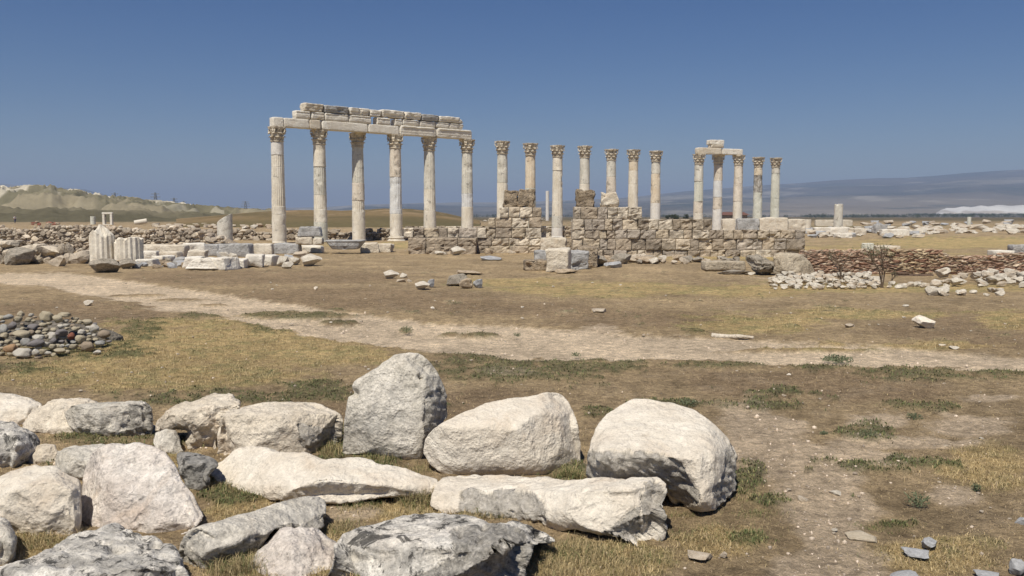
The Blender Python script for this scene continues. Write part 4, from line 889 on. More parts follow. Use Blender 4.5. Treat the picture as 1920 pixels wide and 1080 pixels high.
for px, pb, w, h, mt, lb in [(527,500,26,22,'f_white','blue white rounded stone in the small cluster right of the pile'),(540,492,22,16,'f_grey','grey stone at the back of the small cluster'),
  (549,497,24,16,'f_white','pale stone on the right of the small cluster'),(538,503,22,14,'f_white','flat white stone at the front of the small cluster'),(582,499,40,25,'f_white','rounded knobbly white boulder right of the small cluster'),
  (563,484,34,14,'f_cream','pinkish flat stone behind the knobbly white boulder'),(420,486,22,15,'f_white','white wedge leaning against the big blue grey block'),(437,487,20,14,'f_white','second white wedge below the big blue grey block'),
  (487,478,26,14,'f_white','bright pointed fragment in front of the brown sided block'),(103,500,33,24,'f_cream','pale angular boulder standing in front of the low brown wall at the left'),
  (858,479,28,19,'f_white','white boulder with a shaded underside in front of the left wall'),(826,478,26,8,'f_white','low white stone left of the white boulder before the left wall'),
  (733,523,30,18,'f_white','largest bright white stone lying alone on the grass at mid distance'),(757,520,15,9,'f_white','small white stone just right of the lone bright one'),
  (768,529,10,6,'f_cream','tiny pale stone right of the lone bright stone'),(752,529,18,6,'f_cream','flat pale stone just below the lone bright stone'),
  (793,543,30,17,'f_white','white wedge shaped stone left of the dark rubble heap on the grass'),(808,538,14,16,'f_grey','grey stone touching the white wedge shaped stone'),
  (856,537,40,26,'f_dark','dark grey lichened rock in the rubble heap on the grass'),(874,541,28,22,'trav','brown rock in the rubble heap on the grass'),
  (896,540,20,18,'f_grey','small slab with a light top and black front beside the rubble heap'),(880,516,50,9,'trav','flat brown stone behind the rubble heap'),
  (920,488,40,9,'f_grey','flat grey stone on the grass before the left wall'),(1737,616,38,26,'white','lone white knob shaped stone on the right grass'),
  (1150,503,34,14,'f_grey','flat grey stone with a white top, before the right wall'),(1120,500,40,24,'f_dark','dark jagged rock left of the flat white topped stone'),
  (1166,495,40,22,'f_dark','dark rounded rock behind the flat white topped stone'),(1410,516,14,6,'f_white','small white stone before the big dark boulder'),
  (1310,492,26,12,'f_dark','dark wedge rock at the foot of the right wall'),(1290,492,20,14,'f_dark','dark brown rock left of the dark wedge rock'),
  (1218,494,50,14,'trav','long brown block lying in the rubble below the right wall'),(1190,492,26,18,'f_cream','tilted cream stone in the rubble below the right wall'),
  (1380,515,64,10,'f_dark','flat black and blue grey rock lying before the beige low block'),
  (165,573,18,11,'f_white','cracked whitish stone in the dry grass below the track at the left'),(1125,588,28,10,'f_cream','low half buried pale stone on the grass in the middle'),
  (1700,575,10,4,'f_white','tiny white stone on the far right grass'),(1595,614,20,7,'f_cream','low pale stone in the grass right of the log like stone')]:
    big = w > 24
    put_rock('fragment' if w < 20 else 'rock', mt, px, pb, w, h, lb, cat='stone', sink=.08)
put_rock('boulder', 'f_dark', 1436, 516, 60, 44, 'dark jagged left half of the big boulder in front of the right wall', cat='boulder', d=60, kind='lump', sub=4, n=2)
B('smooth beige broken boulder face with small holes, joined to the dark jagged boulder', [(1450,514),(1453,490),(1450,476),(1475,473),(1500,476),(1513,484),(1520,492),(1530,512),(1530,518),(1500,520),(1470,519)], 519, 'tan', 40, T=1.0, rim=.15, prof=((0,0),(.8,0),(1,.2)), amp=.03, vox=.045, cuts=2)
for x0, x1, y0, y1, b, mt, yw, lb in [(982,1030,489,507,508,'trav',.1,'low brown travertine block, leftmost of the group in the gap between the walls'),(1024,1070,467,509,511,'f_cream',-.12,'tall grey cream block in the middle of the group in the gap'),
   (1066,1104,472,503,506,'f_grey',.15,'blue grey block right of the tall grey cream one'),(1084,1124,464,500,502,'trav',-.1,'brown block at the right of the group in the gap'),(1002,1030,470,490,494,'f_grey',0,'grey block behind the low brown one in the gap'),
   (1014,1062,446,470,476,'f_cream',0,'pale block under the foot of the column in the gap'),(1060,1086,448,468,474,'trav',0,'brown block left of the right wall, behind the group in the gap')]:
    px_block('stone_block', mt, x0, x1, y0, y1, GY(b), lb, d=.7, rough=.07, yaw=yw, sinkpx=b-y1+1)
put_rock('flat_stone', 'trav', 1063, 513, 44, 10, 'flat brown stone in front of the group in the gap', cat='rock')
# lumps standing on the walls
def on_wall(name, mt, px, y0, y1, w, Y, lb):
    x, _, zb = W(px, y1, Y); zt = W(px, y0, Y)[2]; s = Y/F; bseed[0] += 1
    me = block_mesh(name, mt, w*s, w*s*.85, zt-zb, bseed[0]+40, .075); v = getco(me); v += .09*np.stack([fbm(v*4+q+px, q, 3) for q in (1, 2, 3)], 1); setco(me, v)
    return tag(link(name, me, (x, Y+.4, (zt+zb)/2+.03), (0, 0, rnd.uniform(-.2, .2))), lb, 'rock')
on_wall('rock', 'trav', 959, 359, 389, 25, 38.2, 'jagged brown lump on the pier of the left wall, left of the pair')
on_wall('rock', 'trav', 987, 357, 389, 29, 38.2, 'jagged brown lump with reddish dark hollows on the pier, right of the pair')
on_wall('rock', 'trav', 1099, 359, 389, 31, 34.9, 'dark brown barrel shaped lump on the left end of the right wall')
on_wall('rock', 'f_cream', 1144, 365, 386, 26, 34.9, 'pale brown squarish lump on the right wall, right of the dark barrel shaped one')
on_wall('flat_stone', 'trav', 1144, 384, 390, 32, 34.9, 'thin dark slab carrying the pale brown lump on the right wall')

# ------------------------------------------------------------------ column stumps and drums
def stump(label, px, w, y0, y1, base, mt, fl, slope=0, seed=0, name='column_stump', peak=0, brk=.0, nf=20):
    Y = GY(base); r = w*Y/F/2; zt = W(px, y0, Y)[2]; x = W(px, (y0+y1)/2, Y)[0]; zb = -.1 if base-y1 < 6 else W(px, y1, Y)[2]; h = zt-zb
    n = nf*4; ang = np.arange(n)*2*math.pi/n; gr = np.tile([0, .55, 1, .55] if fl else [0]*4, nf)*.085*r
    def top(X, Yq): return h*(1+slope*X/r*.5-abs(slope)*.5-peak*abs(X/r+.12)-peak*.5*abs(Yq/r))+brk*.12*fbm(np.stack([X*5, Yq*5, X*0+seed], 1), seed, 3)-brk*.3*sstep(.25, .6, fbm(np.stack([X*3+9, Yq*3, X*0], 1), seed+3, 2))
    V = []; m = 16
    bx, by = (r-gr)*np.cos(ang), (r-gr)*np.sin(ang); tz = top(bx, by)
    for i in range(m): V.append(np.stack([bx, by, tz*i/(m-1)], 1))
    for k in (.93, .75, .5, .25, .04): V.append(np.stack([bx*k, by*k, top(bx*k, by*k)+(.02*(k < .94))], 1))
    V = np.concatenate(V); q = fbm(V*4+seed, seed, 4); V[:, :2] *= (1+.03*q/1.0)[:, None]; M_ = m+5
    f = [(a*n+i, a*n+(i+1) % n, (a+1)*n+(i+1) % n, (a+1)*n+i) for a in range(M_-1) for i in range(n)]+[tuple((M_-1)*n+i for i in range(n)), tuple(range(n-1, -1, -1))]
    me = meshdata(name, V, f, [DM[mt]], False)
    return tag(link(name, me, (x, Y+r, zb)), label, 'column stump')
stump('smooth grey column stump with a slanting broken top, at the back of the marble pile', 417, 28, 401, 458, 462, 'g', False, slope=.27, seed=61)
stump('large fluted drum with a pointed broken top at the left, behind dark rubble', 181, 45, 419, 498, 499, 'c', True, slope=0, seed=62, peak=.24, brk=.3, nf=16)
stump('wide low fluted drum fragment right of the pointed one', 230, 52, 448, 488, 499, 'c', True, seed=63, name='fluted_drum', brk=.5, nf=18)
stump('lone broken column stump with a notched top beyond the right wall', 1575, 16, 383, 428, 432, 'g', False, seed=64, brk=.6)
stump('tiny fluted drum with a white top standing on the red and ochre wall', 1631, 21, 457, 471, 478, 'e', True, seed=65, name='fluted_drum')
stump('short pale stump among the blocks right of the last column', 1516, 14, 412, 428, 436, 'c', False, seed=66)
stump('slender white pillar rising far away between the two walls', 1026.5, 6.5, 358, 410, 414, 'w', False, seed=67, name='far_pillar')
stump('tiny pale column stump far off at the right', 1819, 7, 407, 421, 422, 'e', False, seed=68)
stump('small pale stump far off behind the pointed fluted drum', 172, 9, 406, 420, 421, 'e', False, seed=69)
# fallen drum on the far left field
Y = GY(421); me = shaft_mesh('fallen_drum', 0, 1, False, 'c', 70, rb=.5, rt=.5, H1=1); s = Y/F
tag(link('fallen_drum', me, W(252, 418, Y), (0, R(80), .35), (9*s, 9*s, 22*s)), 'fallen cream column drum lying tilted on the far left field', 'column drum')
# log like fallen stone beside the track
x, y, _ = G(1377, 632); me = shaft_mesh('fallen_shaft', 0, 1, False, 'c', 71, rb=.055, rt=.035, H1=1, chips=.02); me.materials.clear(); me.materials.append(M['cream'])
tag(link('fallen_shaft', me, (x-.28, y+.14, .0), (0, R(89), R(-30)), (.8, .8, .58)), 'long thin half buried stone lying beside the track at the right', 'stone')

# ------------------------------------------------------------------ walls of rubble and thin slabs
def slabwall(label, x0, x1, ytop, ybot, Y, seed, name='slab_wall', hmin=.022, hmax=.05, wmin=.12, wmax=.4, tones=None, mat='brick', rough=.05, d=.6, top=None):
    rs = random.Random(seed); zt = W(960, ytop, Y)[2]; zb = -.08; V = []; Fc = []; T = []
    xa, xb = W(x0, ybot, Y)[0], W(x1, ybot, Y)[0]; z = zb
    red = [(.24,.125,.085),(.30,.165,.11),(.20,.105,.075),(.36,.24,.16),(.42,.31,.20)]; och = [(.48,.37,.23),(.54,.43,.28),(.44,.34,.22),(.32,.23,.15),(.30,.17,.115)]
    while z < zt:
        h = rs.uniform(hmin, hmax); x = xa+rs.uniform(0, .1)
        while x < xb:
            w = rs.uniform(wmin, wmax); ph = math.sin(x*1.05+1.2)+.5*math.sin(x*2.7)
            lim = zt+.05*math.sin(x*1.7)+.03*math.sin(x*5)+(np.interp(x, *top) if top else 0)
            if z+h < lim+rs.uniform(-.04, .04):
                tn = rs.choice(tones or (och if ph+rs.gauss(0, .5) > .25 else red)); k = rs.uniform(.8, 1.25)
                o = rs.uniform(-rough, rough); a, b_ = rs.uniform(-.008, .008), rs.uniform(-.008, .008); b0 = len(V)
                ch = h*.22
                for (yy, ex, ez) in ((Y+o, .012, ch), (Y+o+.02, 0, 0), (Y+d, 0, 0)):
                    for (sx, sz) in ((0, 0), (1, 0), (1, 1), (0, 1)):
                        V.append((x+(ex if sx == 0 else w*.97-ex), yy+(a if sx else b_), z+(ez if sz == 0 else h*.93-ez)+(a if sx else b_))); T.append([q*k for q in tn])
                Fc.append((b0, b0+1, b0+2, b0+3))
                for q in (0, 4):
                    for i in range(4): j = (i+1) % 4; Fc.append((b0+q+i, b0+q+4+i, b0+q+4+j, b0+q+j))
                Fc.append((b0+11, b0+10, b0+9, b0+8))
            x += w
        z += h
    V = np.array(V); o = np.array([(xa+xb)/2, Y, 0]); V += .012*np.stack([fbm(V*5+q, seed+q, 2) for q in (1, 2, 3)], 1)
    return tag(link(name, meshdata(name, V-o, Fc, [M[mat]], False, cols={'tone': T}), o), label, 'wall')
tt = [(.38,.31,.23),(.44,.37,.28),(.30,.25,.19),(.52,.45,.35),(.24,.20,.15)]
def rubblewall(label, x0, x1, ytop, ybot, Y, seed, size=(.12, .4), d=.9, tones=tt, sub=2, name='rubble_wall', flatk=1.0, top=None, tonef=None, body=(.24, .19, .13), mat='wall', endk=1.6, bfr=.1):
    rs = np.random.RandomState(seed); base = [getco(rockmesh('t', 'f_dark', seed*3+q, sub=sub)) for q in range(6)]
    tmp = ico(sub); fc = np.array([list(p.vertices) for p in tmp.polygons]); V = []; Fc = []; T = []; nb = 0
    zt = W(960, ytop, Y)[2]; xa, xb = W(x0, ybot, Y)[0], W(x1, ybot, Y)[0]; z = -.05
    while z < zt+.05:
        hh = rs.uniform(size[0], (size[0]+size[1])*.55)*.75*flatk; x = xa
        while x < xb:
            w = rs.uniform(*size); edge = min(0, (min(x-xa, xb-x)-endk)*.5); h = hh*rs.uniform(.8, 1.35); lim = zt+.09*math.sin(x*.9+seed)+.05*math.sin(x*2.3)+edge+(np.interp(x, *top) if top else 0)
            if z < lim-.02+rs.uniform(-.05, .05):
                for dep in ((0, .45) if z+h > lim-.15 else (0,)):
                    b = base[rs.randint(6)]*np.array([w*.56, w*(.5 if sub > 1 else .2), h*(.62 if sub > 1 else .75)]); a = rs.uniform(-.35, .35); ca, sa = math.cos(a), math.sin(a)
                    b = np.stack([b[:, 0]*ca-b[:, 2]*sa, b[:, 1], b[:, 0]*sa+b[:, 2]*ca], 1) if rs.rand() < .5 else b
                    V.append(b+[x+w/2, Y+(rs.uniform(-.06, .08)+w*.3 if sub > 1 else rs.uniform(-.01, .03))+dep, z+h*.45]); Fc.append(fc+nb); nb += len(b); tl = tonef(x, rs) if tonef else tones; T.append(np.tile(np.array(tl[rs.randint(len(tl))])*rs.uniform(.8, 1.3), (len(b), 1)))
            x += w*.92
        z += hh*.85
    # earth body behind the face stones
    n = int((xb-xa)/.5)+2; xs = np.linspace(xa, xb, n); bod = []
    for q in xs:
        t_ = zt-.06+.09*math.sin(q*.9+seed)+.05*math.sin(q*2.3)+min(0, (min(q-xa, xb-q)-endk)*.5)+(np.interp(q, *top) if top else 0); t_ = max(t_, .02)
        bod += [(q, Y+bfr, -.1), (q, Y+bfr, t_-.08), (q, Y+.35, t_), (q, Y+d, t_-.03), (q, Y+d+.1, -.1)]
    bod = np.array(bod); bf = [(i*5+j, i*5+(j+1) % 5, (i+1)*5+(j+1) % 5, (i+1)*5+j) for i in range(n-1) for j in range(5)]
    bf += [(0, 1, 2, 3), (0, 3, 4, 4)]; e_ = (n-1)*5; bf += [(e_, e_+3, e_+2, e_+1), (e_, e_+4, e_+3, e_+3)]; bf = [q for q in bf]
    bf = np.array([(p[0], p[1], p[2]) for p in bf]+[(p[0], p[2], p[3]) for p in bf]); V.append(bod); Fc.append(bf+nb); T.append(np.tile([list(body)], (len(bod), 1)))
    V = np.concatenate(V); o = np.array([(xa+xb)/2, Y, 0])
    return tag(link(name, meshdata(name, V-o, np.concatenate(Fc), [M[mat]], False, cols={'tone': np.concatenate(T)}), o), label, 'wall')
REDT = [(.42,.27,.19),(.46,.31,.22),(.36,.235,.17),(.50,.38,.28),(.56,.46,.34)]; OCHT = [(.52,.40,.25),(.58,.47,.31),(.47,.37,.24),(.36,.25,.16),(.32,.18,.12)]
rubblewall('long low wall of thin dark red and ochre stone slabs at the right', 1500, 2080, 473, 515, 24.2, 5, size=(.07, .26), flatk=.36, d=.6, sub=1, name='slab_wall', body=(.40,.29,.19), mat='brick', endk=.15, bfr=.03,
  top=([8, 11, 14.6, 18], [.0, 0, -.05, -.02]), tonef=lambda x, q: OCHT if math.sin(x*1.15+1.0)+.5*math.sin(x*2.9)+q.normal()*.45 > .3 else REDT)
rubblewall('rough low wall of big brown conglomerate stones at the far left', -260, 180, 463, 496, 29.6, 6, size=(.22, .75), d=.8, sub=3, tones=[(.50,.43,.34),(.56,.49,.39),(.43,.37,.29)], body=(.42,.35,.26))
rubblewall('higher bank wall of brown rubble stones behind the far left wall', -260, 420, 428, 462, 39, 7, size=(.10, .34), d=2.2, tones=[(.47,.39,.30),(.55,.47,.36),(.38,.32,.25),(.62,.54,.43)], body=(.42,.34,.25))
rubblewall('long wall of dark rubble stones running behind the left columns', 160, 800, 434, 456, 58, 8, size=(.18, .6), d=2.5)
def rubble_stones(n, x0, x1, y0, y1, w, mats, label, group, name='rubble_stone', zf=None, h=(.5, .8), seed=0, cat='stone', bias=0):
    rs = random.Random(seed)
    for i in range(n):
        px = rs.uniform(x0, x1); pb = y0+(y1-y0)*rs.random()**(1+bias); ww = rs.uniform(*w); z = zf(px, pb) if zf else 0
        o = put_rock(name, rs.choice(mats), px, pb, ww, ww*rs.uniform(*h), label, cat, group)
        o.location.z += z
rubble_stones(34, 215, 350, 492, 505, (9, 20), ['f_dark', 'trav', 'f_grey'], 'dark rubble stone in the low heap in front of the fluted drums', 'dark rubble before the fluted drums', seed=1)
put_rock('boulder', 'f_dark', 192, 512, 62, 32, 'large dark rubble block in front of the pointed fluted drum', cat='boulder', d=40)
put_rock('boulder', 'f_dark', 238, 504, 32, 22, 'small dark block right of the large one before the fluted drums', cat='boulder', d=30)
put_rock('boulder', 'f_dark', 26, 497, 64, 38, 'big dark grey boulder in the wall at the left edge', cat='boulder', d=60)
rubble_stones(45, 285, 520, 424, 430, (7, 15), ['f_cream', 'f_cream', 'f_white', 'trav'], 'small pale stone in the line of rubble along the left field', 'pale stones along the left field', seed=2, h=(.45, .7))
rubble_stones(12, 60, 112, 418, 423, (6, 12), ['cob_red', 'trav', 'cob_red'], 'small reddish stone in the low line on the far left field', 'reddish stones on the far left field', seed=3, h=(.35, .5))
rubble_stones(50, 1120, 1500, 488, 495, (8, 22), ['f_cream', 'trav', 'trav', 'f_dark', 'f_white'], 'small broken stone in the rubble along the foot of the right wall', 'rubble along the foot of the right wall', seed=4)
rubble_stones(10, 780, 1000, 473, 478, (8, 20), ['trav', 'f_cream'], 'small broken stone along the foot of the left wall', 'stones along the foot of the left wall', seed=5)
# ring heap of white cobbles
def heap(n, cx0, cx1, ybk, yfr, hpx, w, label, group, seed, mats=('f_white', 'f_white', 'f_cream')):
    rs = random.Random(seed)
    for i in range(n):
        fr = (i/n); px = rs.uniform(cx0, cx1); pb = ybk+(yfr-ybk)*fr; y = G(px, pb)[1]; ww = rs.uniform(*w)
        e = min(1, min(px-cx0, cx1-px)/(.10*(cx1-cx0)+1)); z = hpx*y/F*e*(1-fr**3)*rs.uniform(.4, 1)
        o = put_rock('rubble_stone', rs.choice(mats), px, pb, ww, ww*rs.uniform(.5, .75), label, 'stone', group); o.location.z += z
heap(230, 1445, 1652, 524, 543, 11, (8, 15), 'small white stone in the low rounded heap in front of the red wall', 'white stones of the low heap before the red wall', 11)
heap(70, 1750, 1990, 522, 541, 9, (11, 26), 'white rubble stone in the wide spread at the right edge before the red wall', 'white rubble stones spread at the right edge', 12)
heap(16, 1650, 1740, 536, 542, 2, (8, 15), 'small white stone in the thin line between the two white heaps', 'white stones between the two heaps', 13)
heap(20, 1735, 1880, 548, 556, 2, (10, 24), 'white stone in the short front line before the white rubble spread', 'white stones in the front line at the right', 14)
put_rock('rock', 'f_white', 1750, 553, 26, 18, 'larger white stone at the left end of the short front line at the right', cat='stone')
slabwall('low dark flat stone lying against the foot of the red wall', 1678, 1745, 510, 518, 23.6, 15, name='flat_stone', hmin=.03, hmax=.06, wmin=.3, wmax=.9, tones=[(.15,.10,.07),(.11,.08,.06)], d=.3)
rubble_stones(10, 1590, 1640, 510, 516, (10, 20), ['f_grey', 'f_dark'], 'blue grey rubble stone at the foot of the red wall', 'blue grey stones at the foot of the red wall', seed=16, h=(.3, .5))
# block rows on the right terrace
for x0, x1, y0, y1, b, mt, yw, lb in [(1529,1592,426,439,440,'f_white',0,'long white marble beam lying below the lone broken column stump'),(1570,1600,438,445,446,'f_white',.1,'thin pale slab in front of the long white beam'),
  (1655,1706,430,441,442,'f_white',-.05,'long rounded white block left of the grassy terrace'),(1600,1625,428,438,440,'f_cream',.2,'cream block right of the long white beam'),(1355,1378,410,424,442,'f_cream',0,'pale block on the terrace right of the middle beam column'),
  (1383,1425,410,424,441,'f_grey',0,'blue grey block at the feet of the two last columns, left one'),(1425,1478,408,424,441,'f_cream',0,'cream block behind the last column of the row'),
  (1478,1512,411,424,440,'f_cream',.1,'cream block right of the last column of the row'),(1643,1690,461,469,474,'f_cream',0,'flat pale slab lying on the red wall, right of the tiny drum'),
  (1870,1905,470,476,480,'f_white',0,'thin white slab on a small post above the red wall at the right edge'),(1905,1960,459,470,476,'f_grey',-.2,'grey slab at the right edge above the red wall'),
  (1640,1665,421,436,438,'f_grey',.2,'grey block standing in the white row, right of the lone stump'),(1530,1600,412,418,424,'f_cream',0,'long low cream step behind the lone broken column stump')]:
    px_block('stone_block', mt, x0, x1, y0, y1, GY(b), lb, d=.8, rough=.05, yaw=yw, sinkpx=b-y1+1)
rubble_stones(70, 1500, 1730, 430, 447, (9, 24), ['f_white', 'f_white', 'f_cream', 'f_grey'], 'white or grey rubble stone in the rows on the terrace beyond the right wall', 'rubble stones on the terrace beyond the right wall', seed=21, h=(.4, .6))
rubble_stones(75, 1720, 2010, 427, 440, (10, 26), ['f_white', 'f_white', 'f_cream'], 'white rubble stone in the long line along the far edge of the right terrace', 'white rubble stones along the far edge of the right terrace', seed=22, h=(.35, .5))
rubble_stones(24, 1620, 1900, 418, 424, (10, 20), ['f_cream', 'f_grey'], 'small distant stone beyond the white rows at the right', 'distant stones beyond the white rows', seed=23, h=(.3, .6))
rubble_stones(16, 880, 1180, 413, 417, (8, 16), ['f_white', 'f_cream'], 'tiny distant pale stone on the plain between the walls', 'distant pale stones between the walls', seed=24, h=(.3, .4))
# foreground stones at bottom right
for px, pb, w, h, mt, lb in [(1748,1030,34,20,'f_grey','grey rounded stone in the straw at the bottom right'),(1728,1048,52,15,'f_grey','flat blue grey stone below the rounded grey one at the bottom right'),
  (1914,1078,32,34,'f_grey','dark sided blue grey stone at the bottom right corner'),(1700,1088,56,12,'f_grey','thin grey slab cut by the bottom edge at the right'),(1862,1088,46,11,'f_grey','thin pale grey slab by the bottom right corner'),
  (1568,930,22,12,'f_white','small white pebble on the bare earth path, larger of a pair'),(1508,940,20,10,'f_cream','small flat pale pebble left of the larger one on the bare earth'),(1357,1045,16,12,'f_cream','small pink pebble in the straw below the rounded boulder'),
  (1315,1052,50,14,'f_cream','pale half buried stone at the bottom, right of the tilted slab'),(1790,655,20,7,'f_white','flat pale stone on the track at the right'),(1768,649,14,5,'cream','small pale stone on the track at the right'),
  (1915,985,20,18,'f_grey','small grey stone at the right edge'),(1620,1012,60,12,'tan','flat half buried stone in the earth at the bottom right'),(1480,705,9,6,'white','tiny white pebble in the brown grass below the track'),(811,579,8,5,'white','bright white pebble alone in the brown grass above the track'),(592,543,8,7,'cream','round tan pebble in the brown grass left of the middle')]:
    put_rock('stone', mt, px, pb, w, h, lb, cat='stone', n=3, sink=.18)
rs = random.Random(77)
for i in range(150):
    px = rs.uniform(-40, 1960); pb = rs.choice((rs.uniform(520, 700), rs.uniform(700, 1075)));  w = rs.uniform(2.5, 6.5)*(1+(pb-520)/600)
    if pb > 735 and px < 1385: continue
    put_rock('pebble', rs.choice(['f_white', 'f_cream', 'f_cream']), px, pb, w, w*.5, 'tiny pale pebble scattered on the dry grass and track', 'pebble', 'tiny pebbles scattered on the ground', n=3, sink=.15)

# ------------------------------------------------------------------ far things
def rod(bm, a, b, r, n=5):
    a, b = Vector(a), Vector(b); d = b-a; q = d.to_track_quat('Z', 'Y').to_matrix().to_4x4()
    bmesh.ops.create_cone(bm, cap_ends=True, segments=n, radius1=r, radius2=r, depth=d.length, matrix=Matrix.Translation((a+b)/2)@q)
def bmobj(name, bm, mat, parent=None, loc=(0, 0, 0)):
    me = bpy.data.meshes.new(name); bm.to_mesh(me); bm.free(); me.materials.append(mat); return link(name, me, loc, parent=parent)
def plain(name, c, rough=.8):
    t = NT(name); v = t.vec(); t.l(t.mix(1.0, t.mix(0.0, c, c), t.ramp(t.noise(v, 6, 4), [(0.3, .8), (0.7, 1.1)]), 'MULTIPLY'), t.b.inputs['Base Color']); t.b.inputs['Roughness'].default_value = rough; return t.m
M['steel'] = plain('dull_steel', (.22, .23, .24)); M['paint'] = plain('white_painted_marble', (.80, .79, .75)); M['skin'] = plain('skin', (.45, .28, .2))
M['cloth'] = plain('white_cloth', (.7, .7, .72)); M['blue'] = plain('dark_blue_cloth', (.05, .06, .12)); M['hair'] = plain('dark_hair', (.03, .025, .02)); M['roof'] = plain('brown_roof', (.16, .08, .06))
def pylon(px, ytop, Y, lb):
    x, _, zt = W(px, ytop, Y); H = zt+2; bm = bmesh.new()
    def leg(z): return 3.2*(1-z/H)**1.2+.5
    zs = [0, H*.2, H*.4, H*.58, H*.75, H*.9, H]
    for sx, sy in ((1, 1), (1, -1), (-1, 1), (-1, -1)):
        for a, b in zip(zs, zs[1:]): rod(bm, (sx*leg(a), sy*leg(a), a), (sx*leg(b), sy*leg(b), b), .28, 4)
    for a, b in zip(zs, zs[1:]):
        for s_ in (1, -1):
            rod(bm, (-leg(a), s_*leg(a), a), (leg(b), s_*leg(b), b), .16, 4); rod(bm, (leg(a), s_*leg(a), a), (-leg(b), s_*leg(b), b), .16, 4)
    for f, w in ((.72, 6), (.84, 5), (.95, 4)): rod(bm, (-w, 0, H*f), (w, 0, H*f), .3, 4)
    tag(bmobj('electricity_pylon', bm, M['steel'], loc=(x, Y, -2)), lb, 'pylon', 'electricity pylons on the far left horizon')
for px, yt, Y, lb in [(215, 361, 1000, 'thin electricity pylon, leftmost of the close pair left of the tallest'), (226, 366, 1010, 'thin electricity pylon, right one of the close pair on the left skyline'), (291, 361, 860, 'tallest electricity pylon on the left skyline'),
  (326, 371, 1000, 'thin electricity pylon just right of the tallest'), (344, 377, 1080, 'shortest electricity pylon, second right of the tallest'), (460, 377, 1100, 'electricity pylon just left of the first tall column')]: pylon(px, yt, Y, lb)
# marble doorway on the far field
Y = GY(421.5); s = Y/F; x = W(202, 411, Y)[0]; gt = bpy.data.objects.new('marble_doorway', None); C.objects.link(gt); gt.location = (x, Y, 0)
tag(gt, 'small bright white marble door frame standing alone on the far left field', 'doorway')
for nm, (w_, d_, h_), p in (('post', (.42, .5, 2.0), (-.72, 0, 1.0)), ('post', (.42, .5, 2.0), (.72, 0, 1.0)), ('lintel', (2.0, .55, .34), (0, 0, 2.175)), ('threshold', (1.95, .6, .12), (0, -.05, .055))):
    link(nm, block_mesh(nm, 'f_white', w_, d_, h_, 5, .01), p, parent=gt)
for nm, (w_, d_, h_), p in (('door_bar', (.1, .1, 1.9), (-.38, .1, 1.03)), ('door_bar', (.1, .1, 1.9), (.38, .1, 1.03))): link(nm, block_mesh(nm, 'f_dark', w_, d_, h_, 6, .003), p, parent=gt)
# tiny walking person far away
Y = GY(419); x = W(28, 412, Y)[0]; bm = bmesh.new(); sk = bm.verts.layers.skin.verify()
J = {'p': (0, 0, .95, .15), 'c': (0, 0, 1.3, .17), 'n': (0, 0, 1.5, .06), 'h': (0, 0, 1.62, .095), 'h2': (0, 0, 1.7, .07), 'la': (-.2, 0, 1.42, .06), 'le': (-.27, .05, 1.15, .045), 'lw': (-.25, -.1, .92, .035), 'lf': (-.25, -.13, .83, .03),
     'ra': (.2, 0, 1.42, .06), 're': (.27, -.05, 1.15, .045), 'rw': (.24, .12, .93, .035), 'rf': (.24, .15, .84, .03), 'lh': (-.1, 0, .88, .1), 'lk': (-.13, -.15, .5, .065), 'll': (-.13, -.1, .08, .045), 'lt': (-.13, -.24, .04, .04), 'rh': (.1, 0, .88, .1), 'rk': (.13, .06, .48, .065), 'rl': (.13, .25, .1, .045), 'rt': (.13, .14, .04, .04)}
vs = {}
for k, (a, b, c, q) in J.items(): vs[k] = bm.verts.new((a, b, c)); vs[k][sk].radius = (q, q)
for a, b in ('pc', 'cn', 'nh'): bm.edges.new((vs[a], vs[b]))
for a, b in (('h', 'h2'), ('c', 'la'), ('la', 'le'), ('le', 'lw'), ('lw', 'lf'), ('c', 'ra'), ('ra', 're'), ('re', 'rw'), ('rw', 'rf'), ('p', 'lh'), ('lh', 'lk'), ('lk', 'll'), ('ll', 'lt'), ('p', 'rh'), ('rh', 'rk'), ('rk', 'rl'), ('rl', 'rt')): bm.edges.new((vs[a], vs[b]))
vs['p'][sk].use_root = True
body = bmobj('person', bm, M['skin'], loc=(x, Y, 0)); md = body.modifiers.new('skin', 'SKIN'); sb = body.modifiers.new('s', 'SUBSURF'); sb.levels = sb.render_levels = 1; body.rotation_euler.z = 1.2
tag(body, 'tiny distant person in a white top and dark trousers walking at the far left', 'person')
def garment(name, mat, keys, edges, grow):
    bm = bmesh.new(); sk = bm.verts.layers.skin.verify(); vs = {}
    for k in keys: a, b, c, q = J[k]; vs[k] = bm.verts.new((a, b, c)); vs[k][sk].radius = (q+grow, q+grow)
    for a, b in edges: bm.edges.new((vs[a], vs[b]))
    vs[keys[0]][sk].use_root = True; o = bmobj(name, bm, mat, parent=body); o.modifiers.new('skin', 'SKIN'); q = o.modifiers.new('s', 'SUBSURF'); q.levels = q.render_levels = 1
garment('shirt', M['cloth'], ['c', 'p', 'la', 'le', 'ra', 're'], [('c', 'p'), ('c', 'la'), ('la', 'le'), ('c', 'ra'), ('ra', 're')], .03)
garment('trousers', M['blue'], ['p', 'lh', 'lk', 'll', 'rh', 'rk', 'rl'], [('p', 'lh'), ('lh', 'lk'), ('lk', 'll'), ('p', 'rh'), ('rh', 'rk'), ('rk', 'rl')], .025)
garment('hair', M['hair'], ['h', 'h2'], [('h', 'h2')], .03)

